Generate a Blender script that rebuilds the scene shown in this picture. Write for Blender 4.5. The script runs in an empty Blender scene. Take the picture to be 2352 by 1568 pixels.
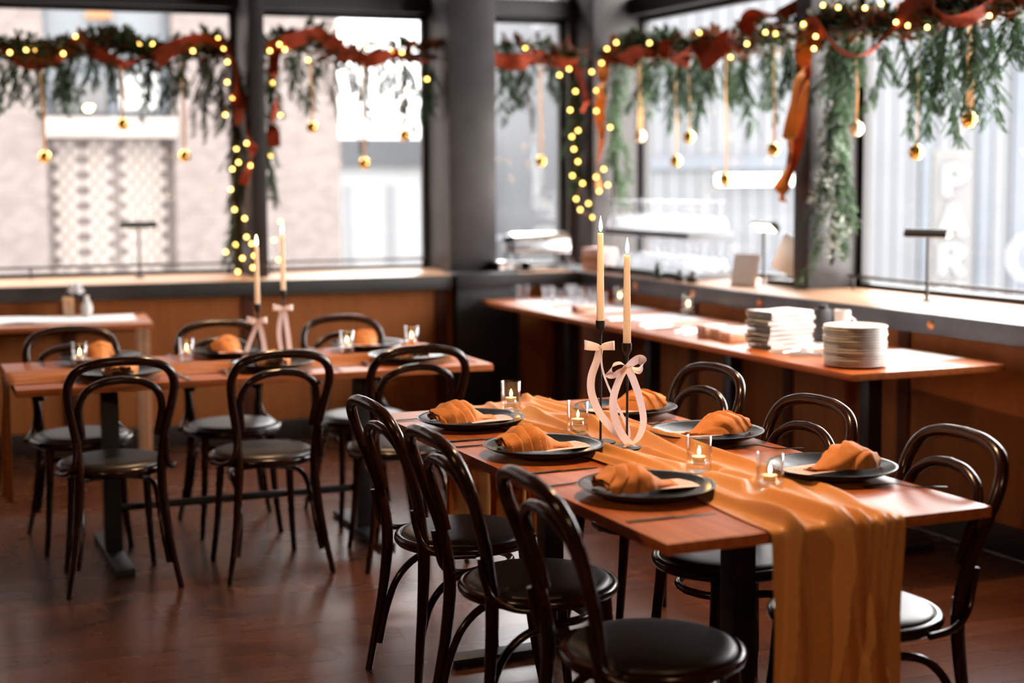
import bpy, bmesh, math, random
from math import sin, cos, pi, radians
from mathutils import Vector, Matrix, noise

sc = bpy.context.scene
col = sc.collection

# ------------------------------------------------------------------ camera
cam_d = bpy.data.cameras.new('camera')
cam = bpy.data.objects.new('camera', cam_d)
col.objects.link(cam)
cam_d.sensor_fit = 'HORIZONTAL'
cam_d.sensor_width = 36.0
cam_d.lens = 52.93
cam_d.shift_y = -0.0298
cam_d.clip_start = 0.05
cam_d.clip_end = 300
cam.matrix_world = (Matrix.Translation((0, 0, 1.541)) @ Matrix.Rotation(radians(90) - 0.0894, 4, 'X')
                    @ Matrix.Rotation(-0.0056, 4, 'Z'))
cam_d.dof.use_dof = True
cam_d.dof.focus_distance = 4.45
cam_d.dof.aperture_fstop = 1.45
cam_d.dof.aperture_blades = 0
sc.camera = cam

# ------------------------------------------------------------------ sky, exposure
world = bpy.data.worlds.new('overcast_sky')
sc.world = world
world.use_nodes = True
bg = world.node_tree.nodes['Background']
bg.inputs['Color'].default_value = (1.0, 0.985, 0.975, 1)
bg.inputs['Strength'].default_value = 10.0
sc.view_settings.view_transform = 'Standard'
sc.view_settings.look = 'None'
sc.view_settings.gamma = 1.0
sc.view_settings.use_curve_mapping = False
sc.view_settings.exposure = 0.9
sc.cycles.max_bounces = 6
sc.cycles.diffuse_bounces = 3
sc.cycles.glossy_bounces = 3
sc.cycles.transparent_max_bounces = 20
sc.cycles.use_adaptive_sampling = True
sc.cycles.adaptive_threshold = 0.04
sc.cycles.use_light_tree = False
sc.cycles.caustics_reflective = False
sc.cycles.caustics_refractive = False

# ------------------------------------------------------------------ materials
def _nt(name):
    m = bpy.data.materials.new(name)
    m.use_nodes = True
    return m, m.node_tree, m.node_tree.nodes['Principled BSDF']

def mat(name, rgb, rough=0.5, metal=0.0, spec=0.5, sheen=0.0, coat=0.0, var=0.0, scale=30.0, bump=0.0,
        emit=None, es=0.0, trans=0.0, sub=0.0, coat_rough=0.1):
    m, nt, b = _nt(name)
    b.inputs['Base Color'].default_value = (*rgb, 1)
    b.inputs['Roughness'].default_value = rough
    b.inputs['Metallic'].default_value = metal
    b.inputs['Specular IOR Level'].default_value = spec
    b.inputs['Sheen Weight'].default_value = sheen
    b.inputs['Coat Weight'].default_value = coat
    b.inputs['Coat Roughness'].default_value = coat_rough
    b.inputs['Transmission Weight'].default_value = trans
    b.inputs['Subsurface Weight'].default_value = sub
    b.inputs['Subsurface Radius'].default_value = (1.0, 0.8, 0.62)
    b.inputs['Subsurface Scale'].default_value = 0.012
    if emit:
        b.inputs['Emission Color'].default_value = (*emit, 1)
        b.inputs['Emission Strength'].default_value = es
    if var or bump:
        tc = nt.nodes.new('ShaderNodeTexCoord')
        n = nt.nodes.new('ShaderNodeTexNoise')
        n.inputs['Scale'].default_value = scale
        n.inputs['Detail'].default_value = 3
        nt.links.new(tc.outputs['Object'], n.inputs['Vector'])
        if var:
            r = nt.nodes.new('ShaderNodeValToRGB')
            r.color_ramp.elements[0].position = 0.3
            r.color_ramp.elements[1].position = 0.7
            r.color_ramp.elements[0].color = (*[c * (1 - var) for c in rgb], 1)
            r.color_ramp.elements[1].color = (*[min(1, c * (1 + var)) for c in rgb], 1)
            nt.links.new(n.outputs['Fac'], r.inputs['Fac'])
            nt.links.new(r.outputs['Color'], b.inputs['Base Color'])
        if bump:
            bp = nt.nodes.new('ShaderNodeBump')
            bp.inputs['Strength'].default_value = bump
            bp.inputs['Distance'].default_value = 0.002
            nt.links.new(n.outputs['Fac'], bp.inputs['Height'])
            nt.links.new(bp.outputs['Normal'], b.inputs['Normal'])
    return m

def wood(name, c0, c1, rough=0.3, stretch=(1.2, 18, 18), spec=0.5, coat=0.0, per_object=0.0, bump=0.05, rvar=0.0):
    m, nt, b = _nt(name)
    tc = nt.nodes.new('ShaderNodeTexCoord')
    mp = nt.nodes.new('ShaderNodeMapping')
    mp.inputs['Scale'].default_value = stretch
    n = nt.nodes.new('ShaderNodeTexNoise')
    n.inputs['Scale'].default_value = 1.6
    n.inputs['Detail'].default_value = 6
    n.inputs['Roughness'].default_value = 0.6
    n.inputs['Distortion'].default_value = 0.6
    r = nt.nodes.new('ShaderNodeValToRGB')
    r.color_ramp.elements[0].position = 0.32
    r.color_ramp.elements[1].position = 0.72
    r.color_ramp.elements[0].color = (*c0, 1)
    r.color_ramp.elements[1].color = (*c1, 1)
    L = nt.links.new
    L(tc.outputs['Object'], mp.inputs['Vector'])
    if per_object:
        oi = nt.nodes.new('ShaderNodeObjectInfo')
        mul = nt.nodes.new('ShaderNodeVectorMath'); mul.operation = 'SCALE'
        cmb = nt.nodes.new('ShaderNodeCombineXYZ')
        for k in range(3):
            L(oi.outputs['Random'], cmb.inputs[k])
        L(cmb.outputs['Vector'], mul.inputs[0]); mul.inputs['Scale'].default_value = 50
        L(mul.outputs['Vector'], mp.inputs['Location'])
        hsv = nt.nodes.new('ShaderNodeHueSaturation')
        mr = nt.nodes.new('ShaderNodeMapRange')
        mr.inputs['To Min'].default_value = 1 - per_object
        mr.inputs['To Max'].default_value = 1 + per_object
        L(oi.outputs['Random'], mr.inputs['Value'])
        L(mr.outputs['Result'], hsv.inputs['Value'])
        L(r.outputs['Color'], hsv.inputs['Color'])
        L(hsv.outputs['Color'], b.inputs['Base Color'])
    else:
        L(r.outputs['Color'], b.inputs['Base Color'])
    L(mp.outputs['Vector'], n.inputs['Vector'])
    L(n.outputs['Fac'], r.inputs['Fac'])
    b.inputs['Roughness'].default_value = rough
    if rvar:
        n2 = nt.nodes.new('ShaderNodeTexNoise'); n2.inputs['Scale'].default_value = 2.5; n2.inputs['Detail'].default_value = 4
        L(tc.outputs['Object'], n2.inputs['Vector'])
        m2 = nt.nodes.new('ShaderNodeMapRange')
        m2.inputs['From Min'].default_value = 0.3; m2.inputs['From Max'].default_value = 0.7
        m2.inputs['To Min'].default_value = rough - rvar; m2.inputs['To Max'].default_value = rough + rvar
        L(n2.outputs['Fac'], m2.inputs['Value']); L(m2.outputs['Result'], b.inputs['Roughness'])
    b.inputs['Specular IOR Level'].default_value = spec
    b.inputs['Coat Weight'].default_value = coat
    bp = nt.nodes.new('ShaderNodeBump')
    bp.inputs['Strength'].default_value = bump
    bp.inputs['Distance'].default_value = 0.002
    L(n.outputs['Fac'], bp.inputs['Height'])
    L(bp.outputs['Normal'], b.inputs['Normal'])
    return m

def thin(name, rgb, trans=0.45, rough=0.5, sheen=0.0, var=0.0, scale=30.0, spec=0.3, tcol=None):
    """thin cloth or leaf: principled surface mixed with translucency"""
    m = mat(name, rgb, rough=rough, sheen=sheen, var=var, scale=scale, spec=spec)
    nt = m.node_tree; b = nt.nodes['Principled BSDF']; out = nt.nodes['Material Output']
    t = nt.nodes.new('ShaderNodeBsdfTranslucent')
    if var and not tcol:
        src = b.inputs['Base Color'].links[0].from_socket
        nt.links.new(src, t.inputs['Color'])
    else:
        t.inputs['Color'].default_value = (*(tcol or rgb), 1)
    mx = nt.nodes.new('ShaderNodeMixShader'); mx.inputs['Fac'].default_value = trans
    nt.links.new(b.outputs[0], mx.inputs[1]); nt.links.new(t.outputs[0], mx.inputs[2]); nt.links.new(mx.outputs[0], out.inputs['Surface'])
    return m

def glass(name, tint=(1, 1, 1), base=0.04, rough=0.02, power=5.0):
    m = bpy.data.materials.new(name); m.use_nodes = True
    nt = m.node_tree; nt.nodes.clear(); L = nt.links.new
    out = nt.nodes.new('ShaderNodeOutputMaterial')
    t = nt.nodes.new('ShaderNodeBsdfTransparent'); t.inputs['Color'].default_value = (*tint, 1)
    g = nt.nodes.new('ShaderNodeBsdfGlossy'); g.inputs['Roughness'].default_value = rough
    f = nt.nodes.new('ShaderNodeLayerWeight'); f.inputs['Blend'].default_value = 0.5
    pw = nt.nodes.new('ShaderNodeMath'); pw.operation = 'POWER'; pw.inputs[1].default_value = power
    ma = nt.nodes.new('ShaderNodeMath'); ma.operation = 'MULTIPLY_ADD'; ma.use_clamp = True
    ma.inputs[1].default_value = 1.0 - base; ma.inputs[2].default_value = base
    mx = nt.nodes.new('ShaderNodeMixShader')
    L(f.outputs['Facing'], pw.inputs[0]); L(pw.outputs[0], ma.inputs[0]); L(ma.outputs[0], mx.inputs['Fac'])
    L(t.outputs[0], mx.inputs[1]); L(g.outputs[0], mx.inputs[2]); L(mx.outputs[0], out.inputs['Surface'])
    return m

def emission(name, rgb, s):
    m = bpy.data.materials.new(name); m.use_nodes = True
    nt = m.node_tree; nt.nodes.clear()
    out = nt.nodes.new('ShaderNodeOutputMaterial')
    e = nt.nodes.new('ShaderNodeEmission')
    e.inputs['Color'].default_value = (*rgb, 1); e.inputs['Strength'].default_value = s
    nt.links.new(e.outputs[0], out.inputs['Surface'])
    return m

def brickmat(name, c1, c2, mortar):
    m, nt, b = _nt(name)
    tc = nt.nodes.new('ShaderNodeTexCoord')
    mp = nt.nodes.new('ShaderNodeMapping'); mp.inputs['Rotation'].default_value = (radians(90), 0, 0)
    br = nt.nodes.new('ShaderNodeTexBrick')
    br.inputs['Scale'].default_value = 4.0
    br.inputs['Color1'].default_value = (*c1, 1); br.inputs['Color2'].default_value = (*c2, 1)
    br.inputs['Mortar'].default_value = (*mortar, 1)
    br.inputs['Mortar Size'].default_value = 0.02
    nt.links.new(tc.outputs['Object'], mp.inputs['Vector'])
    nt.links.new(mp.outputs['Vector'], br.inputs['Vector'])
    nt.links.new(br.outputs['Color'], b.inputs['Base Color'])
    b.inputs['Roughness'].default_value = 0.9
    b.inputs['Specular IOR Level'].default_value = 0.05
    return m

M = {}
M['floor'] = wood('floor_wood', (0.056, 0.0175, 0.0085), (0.115, 0.040, 0.018), rough=0.27, stretch=(1.0, 14, 14), per_object=0.16, bump=0.006, rvar=0.025, spec=0.40)
M['table'] = wood('table_wood', (0.36, 0.080, 0.017), (0.58, 0.175, 0.047), rough=0.36, stretch=(1.0, 22, 22), bump=0.03, rvar=0.04, coat=0.0, spec=0.5)
M['chair'] = wood('bentwood', (0.012, 0.0042, 0.0022), (0.036, 0.0095, 0.0045), rough=0.21, stretch=(10, 10, 2), coat=0.0, bump=0.02, spec=0.45)
M['seat'] = mat('seat_black', (0.022, 0.018, 0.015), rough=0.40, spec=0.75, var=0.2, scale=60, bump=0.03)
M['steel'] = mat('black_steel', (0.014, 0.014, 0.015), rough=0.45, metal=0.0, spec=0.5, var=0.2, scale=25)
M['post'] = mat('post_steel', (0.024, 0.019, 0.017), rough=0.45, metal=0.3, var=0.25, scale=5)
M['column'] = mat('column_steel', (0.048, 0.043, 0.041), rough=0.42, metal=0.5, var=0.35, scale=3)
M['panel'] = wood('panel_wood', (0.33, 0.100, 0.026), (0.42, 0.140, 0.040), rough=0.6, stretch=(9, 9, 1.0), bump=0.03, spec=0.15)
M['stile'] = wood('stile_wood', (0.085, 0.022, 0.010), (0.13, 0.038, 0.016), rough=0.6, stretch=(12, 12, 1.0), bump=0.03, spec=0.15)
M['base'] = mat('baseboard_dark', (0.02, 0.012, 0.009), rough=0.5)
M['counter'] = wood('counter_wood', (0.42, 0.21, 0.11), (0.55, 0.31, 0.18), rough=0.30, stretch=(1, 14, 14), bump=0.02, spec=0.6)
M['fascia_l'] = mat('fascia_dark', (0.035, 0.030, 0.026), rough=0.5, metal=0.3, var=0.2, scale=5)
M['fascia_r'] = mat('fascia_grey', (0.10, 0.103, 0.112), rough=0.42, metal=0.6, var=0.15, scale=6)
M['brass'] = mat('brass_glow_cap', (0.75, 0.30, 0.12), rough=0.35, metal=1.0)  # orange tint stands in for glow on the fascia caps; also bauble caps
M['ceil'] = mat('ceiling_dark', (0.06, 0.052, 0.048), rough=0.85, var=0.1, scale=2)
M['wallback'] = mat('wall_dark', (0.12, 0.065, 0.045), rough=0.8, var=0.15, scale=3)
M['frame'] = mat('window_frame', (0.016, 0.014, 0.013), rough=0.5, metal=0.2, var=0.15, scale=8)
M['pane'] = glass('window_glass', base=0.02, rough=0.0)
M['plate'] = mat('black_stoneware', (0.009, 0.009, 0.010), rough=0.24, spec=0.25, var=0.15, scale=40)
M['napkin'] = mat('napkin_cloth', (0.66, 0.25, 0.070), rough=0.75, sheen=0.12, spec=0.3, var=0.08, scale=90, bump=0.25)
M['card'] = mat('card_paper', (0.88, 0.63, 0.57), rough=0.7, var=0.04, scale=50)
M['ink'] = mat('ink', (0.10, 0.06, 0.06), rough=0.6)
M['cutlery'] = mat('black_cutlery', (0.008, 0.0075, 0.0075), rough=0.28, metal=0.0, spec=0.5)
M['runner'] = thin('satin_runner', (0.76, 0.345, 0.100), trans=0.12, rough=0.42, sheen=0.08, var=0.05, scale=160, spec=0.45)
M['runner2'] = thin('gauze_runner', (0.52, 0.175, 0.040), trans=0.2, rough=0.65, sheen=0.1, var=0.08, scale=160)
M['wax'] = thin('ivory_wax', (1.0, 0.84, 0.66), trans=0.55, rough=0.45)
M['wick'] = mat('wick', (0.02, 0.015, 0.012), rough=0.9)
M['iron'] = mat('black_iron', (0.014, 0.013, 0.013), rough=0.42, var=0.2, scale=60)
M['ribbon'] = thin('satin_ribbon', (0.99, 0.91, 0.91), trans=0.5, rough=0.33, spec=0.5)
M['vglass'] = glass('votive_glass', base=0.07, rough=0.02, power=2.6)
M['water'] = glass('water', tint=(0.97, 0.95, 0.92), base=0.05, rough=0.0, power=3.0)
M['tea'] = mat('tealight_wax', (0.95, 0.84, 0.66), rough=0.5, sub=0.5)
M['flame'] = emission('flame', (1.0, 0.66, 0.28), 26)
M['flame2'] = emission('small_flame', (1.0, 0.56, 0.18), 26)
M['bulb'] = emission('warm_bulb', (1.0, 0.54, 0.12), 6.5)
M['wire'] = mat('copper_wire', (0.25, 0.11, 0.04), rough=0.5, metal=0.6)
M['cedar'] = thin('cedar_green', (0.028, 0.058, 0.020), trans=0.25, rough=0.6, var=0.5, scale=12)
M['cedar2'] = thin('pale_cedar', (0.075, 0.125, 0.060), trans=0.3, rough=0.6, var=0.4, scale=12)
M['cedar3'] = thin('dry_sprig', (0.060, 0.052, 0.036), trans=0.25, rough=0.7, var=0.4, scale=12)
M['leaf'] = thin('dark_leaf', (0.036, 0.042, 0.013), trans=0.2, rough=0.5, var=0.6, scale=9)
M['eleaf'] = thin('frosted_leaf', (0.45, 0.49, 0.42), trans=0.35, rough=0.6, var=0.25, scale=15)
M['rust'] = thin('rust_velvet', (0.33, 0.038, 0.006), trans=0.28, rough=0.7, var=0.3, scale=14)
M['bleaf'] = thin('rust_brown_leaf', (0.150, 0.042, 0.012), trans=0.25, rough=0.6, var=0.5, scale=9)
M['amber'] = thin('amber_ribbon', (0.72, 0.26, 0.04), trans=0.4, rough=0.55, sheen=0.1, var=0.12, scale=14)
M['peach'] = thin('peach_ribbon', (0.85, 0.55, 0.28), trans=0.45, rough=0.5, var=0.08, scale=20)
M['gold'] = mat('gold_ball', (0.80, 0.45, 0.11), rough=0.16, metal=1.0)
M['goldmatte'] = mat('pale_gold_ball', (0.92, 0.66, 0.42), rough=0.36, metal=0.85)
M['lamp'] = mat('lamp_bronze', (0.030, 0.024, 0.020), rough=0.45, metal=0.2)
M['lampglow'] = emission('lamp_diffuser', (1.0, 0.80, 0.52), 6)
M['china'] = mat('white_china', (0.80, 0.74, 0.68), rough=0.25, spec=0.5)
M['cloth'] = mat('white_cloth', (0.80, 0.76, 0.72), rough=0.85, sheen=0.2, var=0.04, scale=60, bump=0.15)
M['paper'] = mat('white_paper', (0.84, 0.84, 0.86), rough=0.35, var=0.02, scale=30)
M['kraft'] = mat('kraft_card', (0.62, 0.36, 0.20), rough=0.7, var=0.1, scale=30)
M['silver'] = mat('brushed_silver', (0.75, 0.76, 0.78), rough=0.22, metal=1.0)
M['cglass'] = thin('clear_glassware', (0.60, 0.62, 0.65), trans=0.6, rough=0.1, spec=0.6)
_nt2 = M['cglass'].node_tree; _o = _nt2.nodes['Material Output']; _src = _o.inputs['Surface'].links[0].from_socket
_tr = _nt2.nodes.new('ShaderNodeBsdfTransparent'); _mx = _nt2.nodes.new('ShaderNodeMixShader'); _lw = _nt2.nodes.new('ShaderNodeLayerWeight'); _lw.inputs['Blend'].default_value = 0.35
_mr = _nt2.nodes.new('ShaderNodeMapRange'); _mr.inputs['To Min'].default_value = 0.04; _mr.inputs['To Max'].default_value = 0.30
_nt2.links.new(_lw.outputs['Facing'], _mr.inputs['Value']); _nt2.links.new(_mr.outputs['Result'], _mx.inputs['Fac'])
_nt2.links.new(_tr.outputs[0], _mx.inputs[1]); _nt2.links.new(_src, _mx.inputs[2]); _nt2.links.new(_mx.outputs[0], _o.inputs['Surface'])
M['rack'] = mat('rack_grey', (0.12, 0.125, 0.135), rough=0.4)
M['bottle'] = mat('green_bottle', (0.02, 0.05, 0.03), rough=0.1, spec=0.6)
M['dark'] = mat('dark_box', (0.02, 0.016, 0.014), rough=0.5)
M['flower'] = mat('white_petal', (0.85, 0.80, 0.80), rough=0.6, sub=0.2)
M['brick'] = brickmat('pink_brick', (0.063, 0.051, 0.0465), (0.084, 0.0685, 0.063), (0.078, 0.0735, 0.071))
M['brickp'] = mat('proud_brick', (0.135, 0.115, 0.104), rough=0.9, var=0.15, scale=4, spec=0.05)
M['white_b'] = mat('white_render', (0.28, 0.285, 0.29), rough=0.8, var=0.04, scale=0.6)
M['louvre'] = mat('louvre_grey', (0.17, 0.175, 0.182), rough=0.7, var=0.05, scale=0.6)
M['grey_b'] = mat('grey_metal_sheet', (0.074, 0.0765, 0.081), rough=0.7, var=0.05, scale=0.8, spec=0.05)
M['grey_d'] = mat('grey_band', (0.058, 0.063, 0.071), rough=0.6, var=0.1, scale=0.8, spec=0.05)
M['fglass'] = mat('far_glass', (0.045, 0.050, 0.055), rough=0.25, spec=0.3)
M['tower'] = mat('pale_render', (0.55, 0.55, 0.55), rough=0.8, var=0.03, scale=0.4)
M['blind'] = mat('far_blind', (0.20, 0.20, 0.197), rough=0.8)
M['concrete'] = mat('pavement', (0.2, 0.2, 0.2), rough=0.9, var=0.1, scale=0.7)
M['neon'] = emission('tube_light', (1.0, 0.97, 0.92), 4)
M['oglow'] = emission('orange_lamp', (1.0, 0.50, 0.26), 0.9)
M['letter'] = emission('sign_letter', (1.0, 1.0, 1.0), 0.75)
M['signback'] = mat('sign_back', (0.060, 0.059, 0.058), rough=0.7, spec=0.05)
M['shade'] = mat('fill_pendant_shade', (0.03, 0.025, 0.02), rough=0.5, metal=0.4)
M['pbulb'] = emission('fill_pendant_bulb', (1.0, 0.72, 0.42), 60)

for _k in ('bulb', 'letter', 'neon', 'oglow', 'lampglow', 'pbulb'):
    M[_k].cycles.emission_sampling = 'NONE'

# ------------------------------------------------------------------ mesh helpers
def V(*a):
    return Vector(a)

class MB:
    def __init__(s):
        s.v = []; s.f = []
    def add(s, vs, fs, m=None):
        o = len(s.v)
        s.v += [tuple(m @ Vector(p)) if m else tuple(p) for p in vs]
        s.f += [tuple(i + o for i in q) for q in fs]
        return s
    def box(s, x0, x1, y0, y1, z0, z1, b=0.0, m=None):
        if b <= 0:
            vs = [(x, y, z) for z in (z0, z1) for y in (y0, y1) for x in (x0, x1)]
            fs = [(0, 2, 3, 1), (4, 5, 7, 6), (0, 1, 5, 4), (2, 6, 7, 3), (0, 4, 6, 2), (1, 3, 7, 5)]
            return s.add(vs, fs, m)
        bm = bmesh.new()
        bmesh.ops.create_cube(bm, size=1.0)
        for w in bm.verts:
            w.co = Vector(((x0 + x1) / 2 + w.co.x * (x1 - x0), (y0 + y1) / 2 + w.co.y * (y1 - y0), (z0 + z1) / 2 + w.co.z * (z1 - z0)))
        bmesh.ops.bevel(bm, geom=bm.edges[:], offset=b, segments=2, profile=0.6, affect='EDGES')
        bm.verts.index_update()
        s.add([w.co[:] for w in bm.verts], [tuple(w.index for w in f.verts) for f in bm.faces], m)
        bm.free()
        return s
    def lathe(s, prof, seg=32, m=None, sx=1.0, sy=1.0):
        vs = []; fs = []; rings = []
        for (r, z) in prof:
            if r < 1e-6:
                rings.append([len(vs)]); vs.append((0, 0, z))
            else:
                rings.append(list(range(len(vs), len(vs) + seg)))
                vs += [(r * cos(2 * pi * k / seg) * sx, r * sin(2 * pi * k / seg) * sy, z) for k in range(seg)]
        for a, b in zip(rings, rings[1:]):
            for k in range(seg):
                j = (k + 1) % seg
                if len(a) == 1 and len(b) == 1: continue
                if len(a) == 1: fs.append((a[0], b[j], b[k]))
                elif len(b) == 1: fs.append((a[k], a[j], b[0]))
                else: fs.append((a[k], a[j], b[j], b[k]))
        return s.add(vs, fs, m)
    def tube(s, pts, r, seg=10, closed=False, m=None, cap=True):
        P = [Vector(p) for p in pts]; n = len(P)
        rad = [r] * n if isinstance(r, (int, float)) else list(r)
        T = []
        for i in range(n):
            a = P[(i - 1) % n] if (closed or i > 0) else P[0]
            b = P[(i + 1) % n] if (closed or i < n - 1) else P[-1]
            T.append((b - a).normalized())
        up = Vector((0, 0, 1)) if abs(T[0].z) < 0.9 else Vector((1, 0, 0))
        N = (up - T[0] * up.dot(T[0])).normalized()
        vs = []; fs = []
        for i in range(n):
            N = (N - T[i] * N.dot(T[i]))
            N = N.normalized() if N.length > 1e-6 else T[i].orthogonal().normalized()
            B = T[i].cross(N)
            for k in range(seg):
                a = 2 * pi * k / seg
                vs.append(P[i] + (N * cos(a) + B * sin(a)) * rad[i])
        m_ = n if closed else n - 1
        for i in range(m_):
            j = (i + 1) % n
            for k in range(seg):
                q = (k + 1) % seg
                fs.append((i * seg + k, i * seg + q, j * seg + q, j * seg + k))
        if not closed and cap:
            fs.append(tuple(range(seg))[::-1]); fs.append(tuple(range((n - 1) * seg, n * seg)))
        return s.add(vs, fs, m)
    def strip(s, pts, sides, th=0.0006, m=None, closed=False):
        P = [Vector(p) for p in pts]; S = [Vector(q) for q in sides]; n = len(P)
        vs = []; fs = []
        for i in range(n):
            a = P[(i - 1) % n] if (closed or i) else P[0]
            b = P[(i + 1) % n] if (closed or i < n - 1) else P[-1]
            t = (b - a)
            nn = t.cross(S[i]); nn = nn.normalized() * th / 2 if nn.length > 1e-9 else Vector((0, th / 2, 0))
            vs += [P[i] - S[i] + nn, P[i] + S[i] + nn, P[i] + S[i] - nn, P[i] - S[i] - nn]
        for i in range(n if closed else n - 1):
            j = (i + 1) % n
            for k in range(4):
                q = (k + 1) % 4
                fs.append((i * 4 + k, i * 4 + q, j * 4 + q, j * 4 + k))
        if not closed:
            fs += [(3, 2, 1, 0), tuple((n - 1) * 4 + k for k in range(4))]
        return s.add(vs, fs, m)
    def grid(s, nu, nv, fn, m=None, th=0.0):
        vs = []; fs = []
        for i in range(nu):
            for j in range(nv):
                vs.append(Vector(fn(i / (nu - 1), j / (nv - 1))))
        for i in range(nu - 1):
            for j in range(nv - 1):
                fs.append((i * nv + j, (i + 1) * nv + j, (i + 1) * nv + j + 1, i * nv + j + 1))
        if th:
            nn = [Vector((0, 0, 0)) for _ in vs]
            for f in fs:
                q = (vs[f[2]] - vs[f[0]]).cross(vs[f[3]] - vs[f[1]])
                for k in f: nn[k] += q
            N = len(vs)
            vs = vs + [p - (q.normalized() if q.length > 1e-12 else Vector((0, 0, 1))) * th for p, q in zip(vs, nn)]
            fs2 = [tuple(k + N for k in f[::-1]) for f in fs]
            edge = [i * nv for i in range(nu)] + [(nu - 1) * nv + j for j in range(1, nv)] + [i * nv + nv - 1 for i in range(nu - 2, -1, -1)] + [j for j in range(nv - 2, 0, -1)]
            side = [(edge[k], edge[k] + N, edge[(k + 1) % len(edge)] + N, edge[(k + 1) % len(edge)]) for k in range(len(edge))]
            fs = fs + fs2 + side
        return s.add(vs, fs, m)
    def prism(s, poly, z0, z1, m=None):
        n = len(poly)
        vs = [(x, y, z0) for x, y in poly] + [(x, y, z1) for x, y in poly]
        fs = [tuple(range(n))[::-1], tuple(range(n, 2 * n))] + [(k, (k + 1) % n, n + (k + 1) % n, n + k) for k in range(n)]
        return s.add(vs, fs, m)
    def mesh(s, name, material, smooth=40):
        me = bpy.data.meshes.new(name)
        me.from_pydata([tuple(p) for p in s.v], [], s.f)
        me.update()
        bm = bmesh.new(); bm.from_mesh(me); bmesh.ops.recalc_face_normals(bm, faces=bm.faces[:]); bm.to_mesh(me); bm.free()
        if smooth:
            me.polygons.foreach_set('use_smooth', [True] * len(me.polygons))
            me.set_sharp_from_angle(angle=radians(smooth))
        me.materials.append(material)
        return me
    def build(s, name, material, parent=None, smooth=40, loc=None, rz=0.0):
        return put(name, s.mesh(name, material, smooth), parent, loc, rz)

def put(name, me, parent=None, loc=None, rz=0.0):
    o = bpy.data.objects.new(name, me); col.objects.link(o)
    if parent: o.parent = parent
    if loc is not None: o.location = loc
    if rz: o.rotation_euler.z = rz
    return o

def tag(o, label, cat, group=None, kind=None):
    if label: o['label'] = label
    if cat: o['category'] = cat
    if group: o['group'] = group
    if kind: o['kind'] = kind
    return o

def thing(name, label, cat, loc=(0, 0, 0), rz=0.0, group=None, kind=None):
    o = bpy.data.objects.new(name, None); col.objects.link(o)
    o.empty_display_size = 0.05
    o.location = loc; o.rotation_euler.z = rz
    return tag(o, label, cat, group, kind)

def struct(name, loc=(0, 0, 0), rz=0.0):
    o = bpy.data.objects.new(name, None); col.objects.link(o)
    o.location = loc; o.rotation_euler.z = rz; o['kind'] = 'structure'
    return o

ORD = ['first', 'second', 'third', 'fourth', 'fifth', 'sixth', 'seventh', 'eighth', 'ninth', 'tenth', 'eleventh', 'twelfth', 'thirteenth', 'fourteenth', 'fifteenth']
def copy_tree(o, parent=None):
    c = o.copy(); col.objects.link(c); c.parent = parent
    for ch in list(o.children): copy_tree(ch, c)
    return c

def place(proto, used, loc, rz, label, group=None):
    o = proto if not used else copy_tree(proto)
    used.append(1)
    o.location = loc; o.rotation_euler.z = rz
    o['label'] = label
    if group: o['group'] = group
    return o

def crom(pts, n=8, closed=False):
    P = [Vector(p) for p in pts]; out = []
    N = len(P)
    for i in range(N if closed else N - 1):
        p0 = P[(i - 1) % N] if (closed or i) else P[0] * 2 - P[1]
        p1 = P[i]; p2 = P[(i + 1) % N]
        p3 = P[(i + 2) % N] if (closed or i < N - 2) else P[-1] * 2 - P[-2]
        for k in range(n):
            t = k / n
            out.append(0.5 * ((2 * p1) + (p2 - p0) * t + (2 * p0 - 5 * p1 + 4 * p2 - p3) * t * t + (3 * p1 - p0 - 3 * p2 + p3) * t ** 3))
    if not closed: out.append(P[-1].copy())
    return out

def sstep(x, a, b):
    t = min(1, max(0, (x - a) / (b - a))); return t * t * (3 - 2 * t)

# ------------------------------------------------------------------ room frames
aL = radians(19.3); uL = V(cos(aL), sin(aL), 0); nL = V(-sin(aL), cos(aL), 0); oL = V(-2.8, 8.217, 0)
aR = radians(24.5); uR = V(-sin(aR), cos(aR), 0); nR = V(cos(aR), sin(aR), 0); oR = V(2.001, 5.857, 0)
def PL(s, off, z): return oL + uL * s + nL * off + V(0, 0, z)
def PR(s, off, z): return oR + uR * s + nR * off + V(0, 0, z)
# local frames: left wall x=s, y=off ; right wall x=-s (runs towards the camera), y=off
ML = Matrix.Translation(oL) @ Matrix.Rotation(aL, 4, 'Z')
MR = Matrix.Translation(oR) @ Matrix.Rotation(aR - pi / 2, 4, 'Z')
GL, GR = 0.75, 0.68          # glass planes
ZC = 0.95                     # counter top
ZH = 2.57                     # window head
ZT = 2.96                     # ceiling

# ================================================================== STRUCTURE
CORNER = V(0.745, 10.253, 0)
A_ = PL(-8.0, GL + 0.05, 0); B_ = V(-8.6, -3.6, 0); C_ = V(6.2, -3.6, 0); D_ = PR(-9.0, GR + 0.05, 0)
K_ = CORNER + (nL + nR) * 0.05
poly = [(p.x, p.y) for p in (A_, B_, C_, D_, K_)]
floor = MB().prism(poly, -0.16, -0.014).build('floor', M['floor'], smooth=0)
floor['kind'] = 'structure'
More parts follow.
